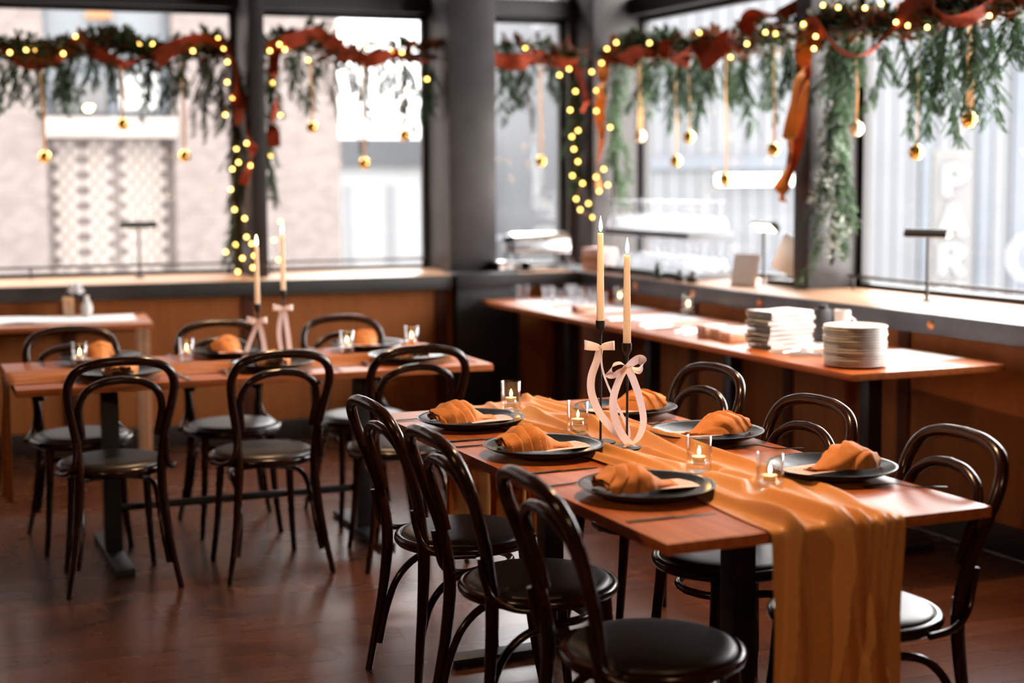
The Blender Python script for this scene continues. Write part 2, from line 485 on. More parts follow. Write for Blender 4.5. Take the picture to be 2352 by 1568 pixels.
# floor boards run roughly along the left window wall
aF = radians(20.5); uF = V(cos(aF), sin(aF), 0); vF = V(-sin(aF), cos(aF), 0)
rnd = random.Random(5)
bm_cache = {}
def plank_mesh(n):
    if n not in bm_cache:
        bm_cache[n] = MB().box(0, n, 0, 0.1364, -0.014, 0).mesh('plank', M['floor'], 30)
    return bm_cache[n]
def right_limit(p):            # distance along uF from p to the right wall face
    d = (oR + nR * 0.02 - p).dot(nR) / uF.dot(nR)
    return d
def left_wall_off(p): return (p - oL).dot(nL)
row0 = 2.55
for r in range(48):
    t = row0 + r * 0.1375
    p0 = uF * -4.2 + vF * t
    lim = right_limit(p0)
    x = -4.2 + 4.2 + rnd.random() * 1.0 + 0.6
    while x < lim - 0.02:
        Ln = rnd.choice([1.4, 1.8, 2.2, 2.6])
        Ln = min(Ln, lim - x)
        Ln = round(Ln, 3)
        q = p0 + uF * x
        if Ln > 0.05 and left_wall_off(q) < 0.06 and left_wall_off(q + uF * Ln) < 0.10:
            o = put('plank', plank_mesh(Ln), floor, (q.x, q.y, 0), aF)
        x += Ln + 0.0006

ceil = MB().prism(poly, ZT, ZT + 0.12).build('ceiling', M['ceil'], smooth=0); ceil['kind'] = 'structure'
def wallseg(name, p, q, z0, z1, th=0.12, m=M['wallback']):
    d = (q - p); n = V(-d.y, d.x, 0).normalized() * th
    w = MB().prism([(p.x, p.y), (q.x, q.y), (q.x + n.x, q.y + n.y), (p.x + n.x, p.y + n.y)], z0, z1).build(name, m, smooth=0)
    w['kind'] = 'structure'; return w
wallseg('wall_side', B_, A_, -0.1, ZT)
wallseg('wall_back', C_, B_, -0.1, ZT)
wallseg('wall_far', D_, C_, -0.1, ZT)

# ---- low panelled walls under the counters
wl = struct('wall_left', oL, aL); wr = struct('wall_right', oR, aR - pi / 2)
MB().box(-8.0, 3.36, 0.07, 0.16, 0, ZC - 0.06).build('backing', M['panel'], wl, 0)
MB().box(-4.05, 9.0, 0.07, 0.16, 0, ZC - 0.06).build('backing', M['panel'], wr, 0)
def panels(parent, edges, stw, y, z0=0.12, z1=0.862):
    for a, b in zip(edges, edges[1:]):
        MB().box(a + stw / 2 + .002, b - stw / 2 - .002, y + 0.012, y + 0.022, z0, z1).build('panel', M['panel'], parent, 0)
    for a in edges:
        MB().box(a - stw / 2, a + stw / 2, y, y + 0.022, z0, z1, b=0.002).build('stile', M['stile'], parent, 30)
panels(wl, [-7.9, -6.8, -5.7, -4.6, -3.5, -2.5, -1.5, -0.55, 0.36, 1.36, 2.53, 3.3], 0.075, 0.048)
panels(wr, [-3.95, -3.3, -2.55, -1.66, -0.78, 0.1, 1.0, 1.95, 2.9, 3.9, 5.0, 6.2, 7.4, 8.6], 0.075, 0.048)
for nm, wst, x0, x1, rz in (('baseboard_left', oL, -8.0, 3.36, aL), ('baseboard_right', oR, -3.8, 9.0, aR - pi / 2)):
    b = MB().box(x0, x1, 0.036, 0.07, 0.0, 0.12, b=0.003).build(nm, M['base'], None, 30, wst, rz); b['kind'] = 'structure'

# ---- counters
def counter(name, label, o, rz, x0, x1, depth, fas, glow_caps=()):
    t = thing(name, label, 'counter', o, rz)
    MB().box(x0, x1, 0.004, depth, ZC - 0.035, ZC, b=0.003).build('counter_top', M['counter'], t, 30)
    MB().box(x0, x1, -0.008, 0.012, ZC - 0.088, ZC - 0.002, b=0.002).build('fascia', fas, t, 30)
    for x in glow_caps:  # orange caps added in place of warm glow spots along the fascia
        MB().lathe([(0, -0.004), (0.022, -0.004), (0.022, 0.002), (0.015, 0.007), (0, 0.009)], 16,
                   Matrix.Translation((x, -0.008, 0.902)) @ Matrix.Rotation(pi / 2, 4, 'X')).build('brass_glow_cap', M['brass'], t)
    return t
counter('window_counter', 'long wooden window counter with dark edge behind the far dining table', oL, aL, -8.0, 3.40, GL, M['fascia_l'])
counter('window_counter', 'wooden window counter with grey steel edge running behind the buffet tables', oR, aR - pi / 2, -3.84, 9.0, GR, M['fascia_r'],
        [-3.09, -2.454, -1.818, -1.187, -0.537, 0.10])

# ---- posts, column, beams (trim)
def trim(name, o, rz, x0, x1, y0, y1, z0, z1, m, b=0.004):
    w = MB().box(x0, x1, y0, y1, z0, z1, b=b).build(name, m, None, 30, o, rz); w['kind'] = 'structure'; return w
RZR = aR - pi / 2
trim('trim_1', oL, aL, 1.428, 1.520, 0.25, GL + .04, ZC, ZT, M['post'])
trim('trim_2', oL, aL, 2.652, 2.955, 0.25, GL + .04, ZC, ZT, M['column'])
trim('trim_3', oL, aL, 2.60, 3.0, -0.045, 0.25, 0, ZC - 0.09, M['steel'])
trim('trim_4', oL, aL, 2.60, 3.0, -0.045, 0.30, ZC - 0.09, ZC + 0.004, M['steel'])
trim('trim_5', oR, RZR, -4.56, -4.20, 0.30, GR + .04, ZC, ZT, M['post'])
trim('trim_6', oL, aL, 3.60, 4.06, GL - 0.10, GL + 0.10, ZC, ZT, M['post'])
trim('trim_7', oR, RZR, -2.03, -1.897, 0.34, GR + .04, ZC, ZT, M['post'])
trim('trim_8', oL, aL, -1.06, -0.95, 0.25, GL + .04, ZC, ZT, M['post'])
trim('trim_9', oR, RZR, 0.92, 1.05, 0.34, GR + .04, ZC, ZT, M['post'])
trim('trim_11', oL, aL, -8.0, 4.1, GL - 0.12, GL + 0.06, ZH, ZH + 0.115, M['frame'])
trim('trim_12', oR, RZR, -4.6, 9.0, GR - 0.12, GR + 0.06, ZH, ZH + 0.115, M['frame'])
trim('trim_13', oR, RZR, 1.05, 9.0, GR - 0.1, GR + 0.08, ZC - 0.1, ZT, M['wallback'])
trim('trim_14', oL, aL, -3.41, -3.30, 0.25, GL + .04, ZC, ZT, M['post'])
trim('trim_15', oL, aL, -8.0, -3.41, GL - 0.1, GL + 0.08, ZC - 0.1, ZT, M['wallback'])

# ---- windows with frames and panes
def window(n, o, rz, x0, x1, yg):
    w = struct('window_%d' % n, o, rz)
    z0, z1 = ZC - 0.005, ZH + 0.002
    f = 0.035
    for (a, b, c, d) in ((x0, x1, z0, z0 + 0.03), (x0, x1, z1 - f, z1), (x0, x0 + f, z0 + 0.03, z1 - f), (x1 - f, x1, z0 + 0.03, z1 - f)):
        MB().box(a, b, yg - 0.03, yg + 0.03, c, d, b=0.003).build('frame', M['frame'], w, 30)
    MB().box(x0 + f - .005, x1 - f + .005, yg - 0.003, yg + 0.003, z0 + 0.025, z1 - f + .005).build('pane', M['pane'], w, 0)
    MB().box(x0, x1, yg - 0.003, yg + 0.003, ZH + 0.115, ZT).build('transom_pane', M['pane'], w, 0)
    return w
for k, (a, b) in enumerate(((-0.95, 1.428), (1.52, 2.652), (2.955, 3.60), (-3.3, -1.06))):
    window(k + 1, oL, aL, a, b, GL)
for k, (a, b) in enumerate(((-4.2, -2.03), (-1.897, 0.92))):
    window(k + 7, oR, RZR, a, b, GR)

# ================================================================== OUTSIDE
def facing(s, off, z=0.0): return PL(s, off, z)
st = MB().box(-40, 60, -6, 60, -4.2, -4.0).build('ground', M['concrete'], None, 0, oL + nL * 7, aL); st['kind'] = 'structure'
# brick building (local x = s, y = off from the left wall)
bb = thing('brick_building', 'pale pink brick building across the street with a textured brick panel', 'building', oL + nL * 9.0, aL)
MB().box(-14, 0.62, 0, 5, -4, 9).build('wall', M['brick'], bb, 0)
MB().box(2.03, 3.96, 0, 5, -4, 9).build('wall', M['brick'], bb, 0)
MB().box(0.62, 2.03, 0.25, 5, -4, 2.0).build('infill_wall', M['brick'], bb, 0)
MB().box(0.62, 2.03, 0.25, 5, 4.1, 9).build('upper_wall', M['brick'], bb, 0)
MB().box(0.60, 2.05, -0.10, 0.3, 2.0, 2.22, b=0.01).build('ledge', M['brickp'], bb, 30)
wn = MB().box(0.62, 2.03, 0.35, 0.40, 2.22, 4.1).build('window', M['fglass'], bb, 0)
MB().box(1.46, 1.89, 0.30, 0.34, 2.32, 2.74).build('blind', M['blind'], wn, 0)
MB().box(0.72, 1.30, 0.30, 0.34, 2.28, 2.62).build('blind', M['signback'], wn, 0)
for x in (0.66, 1.37, 1.99):
    MB().box(x - 0.03, x + 0.03, 0.28, 0.36, 2.22, 4.1).build('mullion', M['grey_d'], wn, 0)
lmp = MB().lathe([(0, 0), (0.16, 0.0), (0.13, 0.06), (0.05, 0.10), (0, 0.10)], 20, Matrix.Translation((1.24, 0.22, 3.36))).build('lamp', M['oglow'], bb)
MB().lathe([(0, 0), (0.14, 0.0), (0.11, 0.05), (0.04, 0.09), (0, 0.09)], 20, Matrix.Translation((1.24, 0.22, 2.92))).build('lamp', M['oglow'], bb)
brk = MB().box(-0.055, 0.055, -0.06, 0.01, -0.035, 0.035).mesh('brick', M['brickp'], 0)
for j in range(17):
    z = 0.52 + j * 0.088
    for i in range(9):
        x = 0.74 + i * 0.135 + (j % 2) * 0.067
        if 0.98 < x < 1.02 or 1.30 < x < 1.46: continue
        o = put('brick', brk, bb, (x, 0.245, z))
for x in (2.55, 3.3):
    pass
wb = thing('white_building', 'bright white building at the end of the street behind the steel column', 'building', oL + nL * 16.0, aL)
MB().box(4.6, 12.5, 0, 6, -4, 1.72).build('wall', M['white_b'], wb, 0)
MB().box(4.6, 12.5, -0.2, 0.1, 1.72, 2.18).build('parapet', M['grey_b'], wb, 0)
for k in range(9):
    MB().box(5.6 + k * 0.72, 5.78 + k * 0.72, -0.05, 0.05, -1.2, 1.4).build('louvre', M['louvre'], wb, 0)
wt = thing('sky_screen_tower', 'added plain pale tower screening the sky far behind the white building', 'building', oL + nL * 28.0, aL)  # added to screen the bright sky in the gap above the white building
MB().box(5.5, 20, 0, 8, -4, 11).build('wall', M['tower'], wt, 0)
MB().box(5.3, 20.2, -0.2, 8.2, 11, 11.4).build('parapet', M['white_b'], wt, 0)
gb = thing('metal_clad_building', 'light grey metal-clad building seen through the right-hand windows', 'building', oL + nL * 10.0, aL)
MB().box(7.9, 26, 0.0, 5, -4, 4.8).build('wall', M['grey_b'], gb, 0)
seam = MB().box(-0.02, 0.02, -0.035, 0.005, -4, 4.8).mesh('seam', M['grey_b'], 0)
for k in range(46):
    put('seam', seam, gb, (8.0 + k * 0.24, 0, 0))
MB().box(7.9, 11.6, -0.08, 0.02, 1.62, 1.80).build('band', M['grey_d'], gb, 0)
MB().box(7.9, 11.6, -0.06, 0.02, 0.2, 0.42).build('band', M['grey_d'], gb, 0)
for x, w in ((12.72, 0.16), (13.70, 0.20), (14.3, 0.28)):
    MB().box(x, x + w, -0.07, 0.02, -4, 4.8).build('column_strip', M['grey_d'], gb, 0)
MB().box(9.42, 10.72, -0.16, -0.06, 1.40, 1.54, b=0.02).build('tube_light', M['neon'], gb, 30)
# vertical letter sign
sg = thing('letter_sign', 'vertical sign with stacked white letters starting P, A, R outside the right window', 'sign', oL + nL * 5.0, aL)
MB().box(9.50, 9.99, 0.03, 0.10, -1.2, 1.80, b=0.01).build('sign_board', M['signback'], sg, 30)
MB().tube([(9.75, 0.07, -4), (9.75, 0.07, -1.2)], 0.05).build('sign_pole', M['grey_d'], sg)
def stroke(pts, w=0.075, z=0, closed=False):
    mb = MB(); P = crom([(x, 0, y) for x, y in pts], 6, closed) if len(pts) > 2 else [V(x, 0, y) for x, y in pts]
    n = len(P); sides = []
    for i in range(n):
        a = P[i - 1] if (i or closed) else P[0]; b = P[(i + 1) % n] if (i < n - 1 or closed) else P[-1]
        t = (b - a).normalized(); sides.append(V(-t.z, 0, t.x) * w / 2)
    return mb, P, sides
def letter(ch, x, z, strokes):
    mb = MB()
    for stq in strokes:
        closed = False
        _, P, S = stroke([(x + a * 0.30, z + b * 0.33) for a, b in stq])
        mb.strip(P, S, 0.05)
    o = mb.build('letter', M['letter'], sg, 0)
    o['label'] = 'white glowing letter ' + ch
letter('P', 9.60, 1.30, [[(0.15, 0), (0.15, 1)], [(0.15, 0.92), (0.55, 0.92), (0.88, 0.74), (0.55, 0.50), (0.15, 0.48)]])
letter('A', 9.58, 0.88, [[(0.05, 0), (0.5, 1)], [(0.95, 0), (0.5, 1)], [(0.25, 0.32), (0.75, 0.32)]])
letter('R', 9.58, 0.46, [[(0.12, 0), (0.12, 1)], [(0.12, 0.92), (0.55, 0.92), (0.88, 0.75), (0.55, 0.52), (0.12, 0.5)], [(0.45, 0.5), (0.92, 0)]])
letter('K', 9.58, 0.03, [[(0.12, 0), (0.12, 1)], [(0.88, 1), (0.2, 0.48)], [(0.3, 0.55), (0.92, 0)]])
rs = thing('round_sign', 'round white ring sign at the far right edge outside the window', 'sign', oL + nL * 5.0, aL)
MB().tube([(10.68 + 0.19 * cos(k * pi / 16), 0, 0.62 + 0.21 * sin(k * pi / 16)) for k in range(32)], 0.05, 10, True).build('ring', M['letter'], rs)
MB().box(10.66, 10.70, 0.03, 0.07, -4, 0.45).build('sign_pole', M['grey_d'], rs, 0)

# ================================================================== TABLES
T = 0.75
aM = 0.4093; lM = V(-sin(aM), cos(aM), 0); sM = V(cos(aM), sin(aM), 0); oM = V(0.3304, 3.183, 0)
aT = 0.3888; lT = V(cos(aT), sin(aT), 0); sT = V(-sin(aT), cos(aT), 0); oT = V(-1.859, 5.5925, 0)
lB = V(-1.595, 3.841, 0).normalized(); sB = V(lB.y, -lB.x, 0); oB = V(1.261, 5.545, 0); TBZ = 0.80; aB = math.atan2(sB.y, sB.x)
def Mw(l, s, z=T): return oM + lM * l + sM * s + V(0, 0, z)
def Lw(l, s, z=T): return oT + lT * l + sT * s + V(0, 0, z)
def Bw(l, s, z=T): return oB + lB * (l * 0.937) + sB * (s * 0.937) + V(0, 0, z + TBZ - T)
M_L, M_W = 1.97, 0.885
T_L, T_W = 1.923, 0.885

def table(label, L, W, loc, rz, base_y=None, posts=(0.42, None), foot=0.70, group='wooden dining tables', T=T):
    """local x along the table, y across; origin at one corner on the floor"""
    t = thing('dining_table', label, 'table', loc, rz, group)
    MB().box(0, L, 0, W, T - 0.027, T, b=0.002).build('tabletop', M['table'], t, 30)
    by = W / 2 if base_y is None else base_y
    xs = [posts[0], L - posts[0] if posts[1] is None else posts[1]]
    for x in xs:
        MB().box(x - 0.033, x + 0.033, by - 0.033, by + 0.033, 0.028, T - 0.033, b=0.003).build('post', M['steel'], t, 30)
        MB().box(x - 0.038, x + 0.038, by - foot / 2, by + foot / 2, 0.0, 0.028, b=0.004).build('foot', M['steel'], t, 30)
        MB().box(x - 0.05, x + 0.05, by - 0.20, by + 0.20, T - 0.034, T - 0.027, b=0.001).build('bracket', M['steel'], t, 30)
    MB().tube([(xs[0] + 0.02, by, 0.20), (xs[1] - 0.02, by, 0.20)], 0.016, 12).build('stretcher', M['steel'], t)
    return t
# y axis of each local frame: rotate so that x runs along the table
table('wooden dining table in the foreground with a satin runner and six place settings', M_L, M_W, oM + sM * M_W, aM + pi / 2)
table('wooden dining table in the middle distance on the left with two taper candles', T_L, T_W, oT, aT, base_y=0.34, posts=(0.38, 1.44))
table('wooden buffet table nearest the right wall carrying the stack of round plates', 1.945, 0.715, oB + sB * 0.715, aB + pi / 2, posts=(0.375, 1.45), T=TBZ, foot=0.6)
table('wooden buffet table at the far end beside the steel column holding tumblers', 1.83, 0.715, oB + sB * 0.715 + lB * 1.955, aB + pi / 2, posts=(0.30, 1.30), T=TBZ, foot=0.6)

# side table by the left window counter
ZS = 0.79
sd = thing('side_table', 'pale-topped side table against the left window counter holding a vase', 'table', (-2.60, 7.56, 0), radians(17.5), 'wooden dining tables')
MB().box(-0.75, 0.77, 0, 0.66, ZS - 0.027, ZS, b=0.003).build('tabletop', M['table'], sd, 30)
for x in (-0.70, 0.735):
    for y in (0.04, 0.62):
        MB().box(x - 0.018, x + 0.018, y - 0.018, y + 0.018, 0, ZS - 0.027, b=0.002).build('leg', M['counter'], sd, 30)
MB().box(-0.7, 0.72, 0.60, 0.62, ZS - 0.10, ZS - 0.027).build('apron', M['stile'], sd, 0)

# ================================================================== CHAIRS
def make_chair():
    t = thing('bentwood_chair', '', 'chair', group='dark bentwood dining chairs')
    up = [(0.205, -0.245, 0.0), (0.178, -0.226, 0.15), (0.158, -0.206, 0.30), (0.149, -0.198, 0.45), (0.160, -0.216, 0.58), (0.183, -0.252, 0.70),
          (0.190, -0.284, 0.79), (0.158, -0.306, 0.848), (0.085, -0.317, 0.874), (0.0, -0.320, 0.880)]
    path = crom(up, 8)
    k = 3 * 8 + 3
    for sgn in (1, -1):
        pp = [V(p.x * sgn, p.y, p.z) for p in path[:k + 1]]
        rr = [0.0115 + 0.0065 * sstep(p.z, 0, 0.45) for p in pp]
        MB().tube(pp, rr, 12).build('leg', M['chair'], t)
    hoop = [V(p.x, p.y, p.z) for p in path[k:]] + [V(-p.x, p.y, p.z) for p in path[k:-1][::-1]]
    MB().tube(hoop, 0.0172, 12).build('backrest', M['chair'], t)
    inn = [(0.133, -0.208, 0.585), (0.146, -0.226, 0.65), (0.148, -0.246, 0.71), (0.125, -0.265, 0.765), (0.068, -0.276, 0.797), (0.0, -0.279, 0.806)]
    ip = crom(inn, 7); ip = ip + [V(-p.x, p.y, p.z) for p in ip[:-1][::-1]]
    MB().tube(ip, [0.010 + 0.0045 * sstep(min(i, len(ip) - 1 - i), 0, 5) for i in range(len(ip))], 12).build('inner_hoop', M['chair'], t)
    for sgn in (1, -1):
        fl = crom([(0.140 * sgn, 0.130, 0.432), (0.146 * sgn, 0.142, 0.30), (0.155 * sgn, 0.158, 0.15), (0.170 * sgn, 0.180, 0.0)], 5)
        MB().tube(fl, [0.0175 - 0.006 * i / (len(fl) - 1) for i in range(len(fl))], 12).build('leg', M['chair'], t)
        sb = crom([(0.166 * sgn, -0.236, 0.580), (0.166 * sgn, -0.227, 0.525), (0.176 * sgn, -0.204, 0.470), (0.202 * sgn, -0.145, 0.444), (0.222 * sgn, -0.065, 0.440)], 6)
        MB().tube(sb, 0.0092, 10).build('side_brace', M['chair'], t)
    st = [(0.166, -0.222, 0.095), (0.150, -0.205, 0.20), (0.143, -0.170, 0.295), (0.142, -0.110, 0.352), (0.140, -0.03, 0.372), (0.122, 0.065, 0.372), (0.070, 0.122, 0.371), (0.0, 0.142, 0.371)]
    sp = crom(st, 6); sp = sp + [V(-p.x, p.y, p.z) for p in sp[:-1][::-1]]
    MB().tube(sp, 0.0112, 10).build('stretcher', M['chair'], t)
    MB().lathe([(0, 0.426), (0.200, 0.426), (0.210, 0.430), (0.2165, 0.438), (0.218, 0.446), (0.2155, 0.455), (0.207, 0.460), (0.197, 0.459), (0.190, 0.455), (0, 0.455)], 56).build('seat_rim', M['chair'], t, 50)
    MB().lathe([(0, 0.4752), (0.13, 0.4748), (0.165, 0.4735), (0.181, 0.4705), (0.191, 0.465), (0.1955, 0.459), (0.196, 0.4555), (0, 0.4555)], 56).build('seat', M['seat'], t, 60)
    return t
chair = make_chair(); used = []
for (l, s, da, lab) in ((1.431, 0.100, 2, 'bentwood chair on the left of the foreground table, farthest from the camera'),
                        (0.836, 0.075, 0, 'bentwood chair on the left of the foreground table, middle of the three'),
                        (0.200, 0.075, -2, 'bentwood chair on the left of the foreground table, nearest the camera')):
    place(chair, used, Mw(l, s, 0), aM - pi / 2 + radians(da), lab)
for (l, s, da, lab) in ((0.26, 0.685, -3, 'bentwood chair on the right of the foreground table beside the hanging runner'),
                        (0.855, 0.68, 3, 'bentwood chair on the right of the foreground table, middle of the three'),
                        (1.63, 0.80, 4, 'bentwood chair on the right of the foreground table, farthest from the camera')):
    place(chair, used, Mw(l, s, 0), aM + pi / 2 + radians(da), lab)
for (l, s, da, lab) in ((0.348, 0.0, 0, 'bentwood chair on the near side of the far table, leftmost in the photo'),
                        (0.925, -0.03, 2, 'bentwood chair on the near side of the far table, middle one'),
                        (1.470, -0.10, -2, 'bentwood chair on the near side of the far table, rightmost one')):
    place(chair, used, Lw(l, s, 0), aT + radians(da), lab)
for (l, s, da, lab) in ((0.30, 0.645, 0, 'bentwood chair behind the far table in front of the side table'),
                        (0.945, 0.655, -2, 'bentwood chair behind the far table, left of the taper candles'),
                        (1.54, 0.65, 2, 'bentwood chair behind the far table, right of the taper candles')):
    place(chair, used, Lw(l, s, 0), aT + pi + radians(da), lab)

# ================================================================== RUNNERS
def runner(name, label, fw, L, c0, hw, drop0, drop1, keep, mat_, ridges, seed, amp=0.020, nl=170, ns=60):
    """fw(l, s, z) -> world point; cloth with lengthwise folds, hanging over either end when drop>0"""
    rd = random.Random(seed)
    R = [(rd.uniform(-0.95, 0.95), rd.uniform(1.5, 4.5), rd.uniform(0, 6.3), rd.uniform(0.075, 0.150), rd.uniform(0.45, 1.0), rd.uniform(1.5, 5), rd.uniform(0, 6.3)) for _ in range(ridges)]
    tot = drop0 + L + drop1
    def fold(l, q):
        h = 0
        for (c, w, p, sg_, a, w2, p2) in R:
            cc = c + 0.22 * sin(l * w + p)
            d = (q - cc) / (sg_ * (0.75 + 0.3 * sin(l * w2)))
            h += a * (0.65 + 0.35 * sin(l * w2 + p2)) * math.exp(-d * d)
        return h
    def fn(a, b):
        u = a * tot - drop0; q = b * 2 - 1
        l = min(max(u, 0.0), L)
        wv = 0.016 * sin(l * 3.1 + 1 + seed) + 0.010 * sin(l * 7.3 + seed)
        w = hw * (1 + 0.06 * sin(l * 2.3 + seed)) 
        s = c0 + wv + q * w
        f = fold(u, q)
        edge = sstep(1 - abs(q), 0, 0.10)
        if 0 <= u <= L:
            k = 1.0
            for (kl, ks, kr) in keep:
                d = math.hypot(l - kl, s - ks)
                k = min(k, sstep(d, kr, kr + 0.035))
            rise = amp * f * k * (0.35 + 0.65 * edge)
            return fw(l, s, T + 0.0035 + rise)
        dist = -u if u < 0 else u - L
        r = 0.014
        f2 = amp * 1.2 * f
        pinch = 1 - 0.06 * sstep(dist, 0, 0.25) + 0.03 * sstep(dist, 0.2, 0.6)
        s2 = c0 + wv + q * w * pinch
        if dist < r * pi / 2:
            an = dist / r; out = r * sin(an); z = T + 0.0035 - r * (1 - cos(an)) + f2 * 0.7 * cos(an); out += f2 * sin(an)
        else:
            out = r + f2 * (0.8 + 0.5 * sstep(dist, 0, 0.3)); z = T + 0.0035 - r - (dist - r * pi / 2)
        return fw(-out if u < 0 else L + out, s2, z)
    mb = MB().grid(nl, ns, fn, th=0.0012)
    o = mb.build(name, mat_, None, 60)
    return tag(o, label, 'table runner', 'satin table runners')
mv = [(1.80, 0.415), (1.305, 0.423), (0.615, 0.442), (0.325, 0.473)]
mc = [(1.142, 0.418), (1.027, 0.445)]
mp = [(1.60, 0.19), (1.06, 0.195), (0.45, 0.195), (1.587, 0.735), (1.069, 0.738), (0.461, 0.752)]
keep = [(a, b, 0.040) for a, b in mv] + [(a, b, 0.050) for a, b in mc] + [(a, b, 0.118) for a, b in mp]
runner('table_runner', 'gold-orange satin runner hanging over the near end of the foreground table', Mw, M_L, 0.462, 0.192, 0.62, 0.50, keep, M['runner'], 10, 23, amp=0.032, nl=220, ns=110)
tv = [(0.30, 0.62), (0.742, 0.60), (1.455, 0.60), (1.78, 0.66)]
tcn = [(1.055, 0.60), (1.185, 0.66)]
tp = [(0.40, 0.76), (0.955, 0.75), (1.60, 0.77), (0.40, 0.17), (1.02, 0.20), (1.615, 0.215)]
keep2 = [(a, b, 0.040) for a, b in tv] + [(a, b, 0.05) for a, b in tcn] + [(a, b, 0.118) for a, b in tp]
runner('table_runner', 'rust-coloured gauze runner hanging off the left end of the far table', Lw, T_L - 0.12, 0.37, 0.205, 0.48, 0.0, keep2, M['runner2'], 11, 4, amp=0.013, nl=150, ns=80)

# ================================================================== PLACE SETTINGS
PLATE = MB().lathe([(0, 0.0), (0.080, 0.0), (0.086, 0.003), (0.12, 0.009), (0.152, 0.0205), (0.1705, 0.0300), (0.1720, 0.0322), (0.1700, 0.0330)]
                   + [(r_, 0.0075 + 0.0255 * (r_ / 0.17) ** 2.2) for r_ in (0.160, 0.145, 0.13, 0.115, 0.10, 0.085, 0.07, 0.055, 0.04, 0.025, 0.012)] + [(0, 0.0075)], 64).mesh('plate', M['plate'], 60)
def napkin_mesh(seed, at, ab):
    """a folded and wrapped napkin: overlapping wraps at -x, smooth pointed flap at +x"""
    rd = random.Random(seed)
    ph = rd.uniform(0, 1)
    def fn(a, b):
        t = a; phi = b * pi
        x = -0.088 + 0.190 * t
        w = 0.060 * (1 - sstep(t, 0.38, 1.0) * 0.70) * (0.66 + 0.34 * sstep(t, -0.12, 0.25))
        h = 0.058 * (1 - sstep(t, 0.42, 1.0) * 0.88) * (0.55 + 0.45 * sstep(t, -0.10, 0.28))
        k = at * t + ab * (b - 0.5) + ph + 0.22 * sin(5 * b + seed) + 0.30 * sin(6 * t + seed)
        fr = k - math.floor(k); j = math.floor(k)
        saw = fr ** 0.6 - sstep(fr, 0.80 + 0.1 * sin(j * 1.7 + seed), 1.0) + 0.15 * sin(3 * phi + j)
        am = 0.0145 * (1 - sstep(t, 0.50, 0.74)) * (0.75 + 0.25 * sin(j * 2.3 + seed))
        lump = 0.0030 * sin(9 * t + 5 * b + seed) + 0.0016 * sin(21 * b - 7 * t) + 0.0012 * sin(33 * t + 3 * b)
        rr = 1 + (am * (saw - 0.5) + lump * (1 - 0.5 * t)) / 0.05
        y = -w * cos(phi) * rr
        z = max(0.0005, h * (sin(phi) ** 0.7) * rr)
        x += (0.007 * (fr - 0.5) * (1 - sstep(t, 0.5, 0.75))) - 0.012 * (1 - sstep(t, 0, .15)) * sin(phi)
        return (x, y, z)
    mb = MB().grid(120, 96, fn, th=0.0014)
    # gathered open end: nested cuff folds
    for j in range(5):
        s0 = 0.95 - j * 0.18
        def cuff(a, b, s0=s0, j=j):
            phi = 0.10 + b * (pi - 0.20)
            rr = s0 * (1 + 0.12 * sin(5 * phi + j * 1.7))
            return (-0.094 + 0.055 * a + 0.004 * j * (1 - a) - 0.006 * sin(phi * 3 + j), -0.040 * cos(phi) * rr, 0.002 + 0.034 * sin(phi) ** 0.8 * rr)
        mb.grid(8, 44, cuff, th=0.0013)
    def flap(a, b):
        x = -0.02 + 0.135 * a; w = 0.052 * (1 - 0.60 * a)
        return (x, (b * 2 - 1) * w, 0.004 + 0.003 * sin(a * 5 + b * 3) + 0.004 * (1 - a))
    mb.grid(16, 12, flap, th=0.0013)
    return mb.mesh('napkin', M['napkin'], 50)
NAPS = [napkin_mesh(1, 7.0, 2.6), napkin_mesh(2, 8.0, 2.0), napkin_mesh(3, 6.5, -2.2), napkin_mesh(5, 3.4, 3.6), napkin_mesh(6, 3.8, 3.2), napkin_mesh(8, 2.6, -2.8)]
CARD = MB().box(-0.085, 0.085, -0.052, 0.052, 0, 0.0012).mesh('menu_card', M['card'], 0)
def script_mesh():
    rd = random.Random(3); mb = MB()
    for row in range(4):
        y = 0.028 - row * 0.017; x = 0.005; pts = []
        n = 18 + rd.randint(0, 6)
        for k in range(n):
            pts.append((y * 0 + x, y + rd.choice([-0.003, 0.0, 0.003, 0.0045]) , 0.0016)); x += 0.0032
        P = crom(pts, 3)
        S = []
        for i in range(len(P)):
            t_ = (P[min(i + 1, len(P) - 1)] - P[max(i - 1, 0)]).normalized(); S.append(V(-t_.y, t_.x, 0) * 0.00035)
        mb.strip(P, S, 0.0003)
    return mb.mesh('handwriting', M['ink'], 0)
SCRIPT = script_mesh()
def knife_mesh():
    mb = MB()
    pr = [(-0.115, 0.0072, 0.0035), (-0.10, 0.0078, 0.004), (-0.02, 0.0065, 0.0042), (0.0, 0.0055, 0.004), (0.012, 0.0075, 0.0018), (0.06, 0.0092, 0.0014), (0.10, 0.0068, 0.0012), (0.115, 0.0015, 0.001)]
    def fn(a, b):
        f = a * (len(pr) - 1); i = min(int(f), len(pr) - 2); q = f - i
        x, w, h = [pr[i][k] * (1 - q) + pr[i + 1][k] * q for k in range(3)]
        an = b * 2 * pi
        return (x, w * cos(an), h / 2 + 0.0004 + h / 2 * sin(an))
    mb.grid(40, 14, fn)
    return mb.mesh('knife', M['cutlery'], 60)
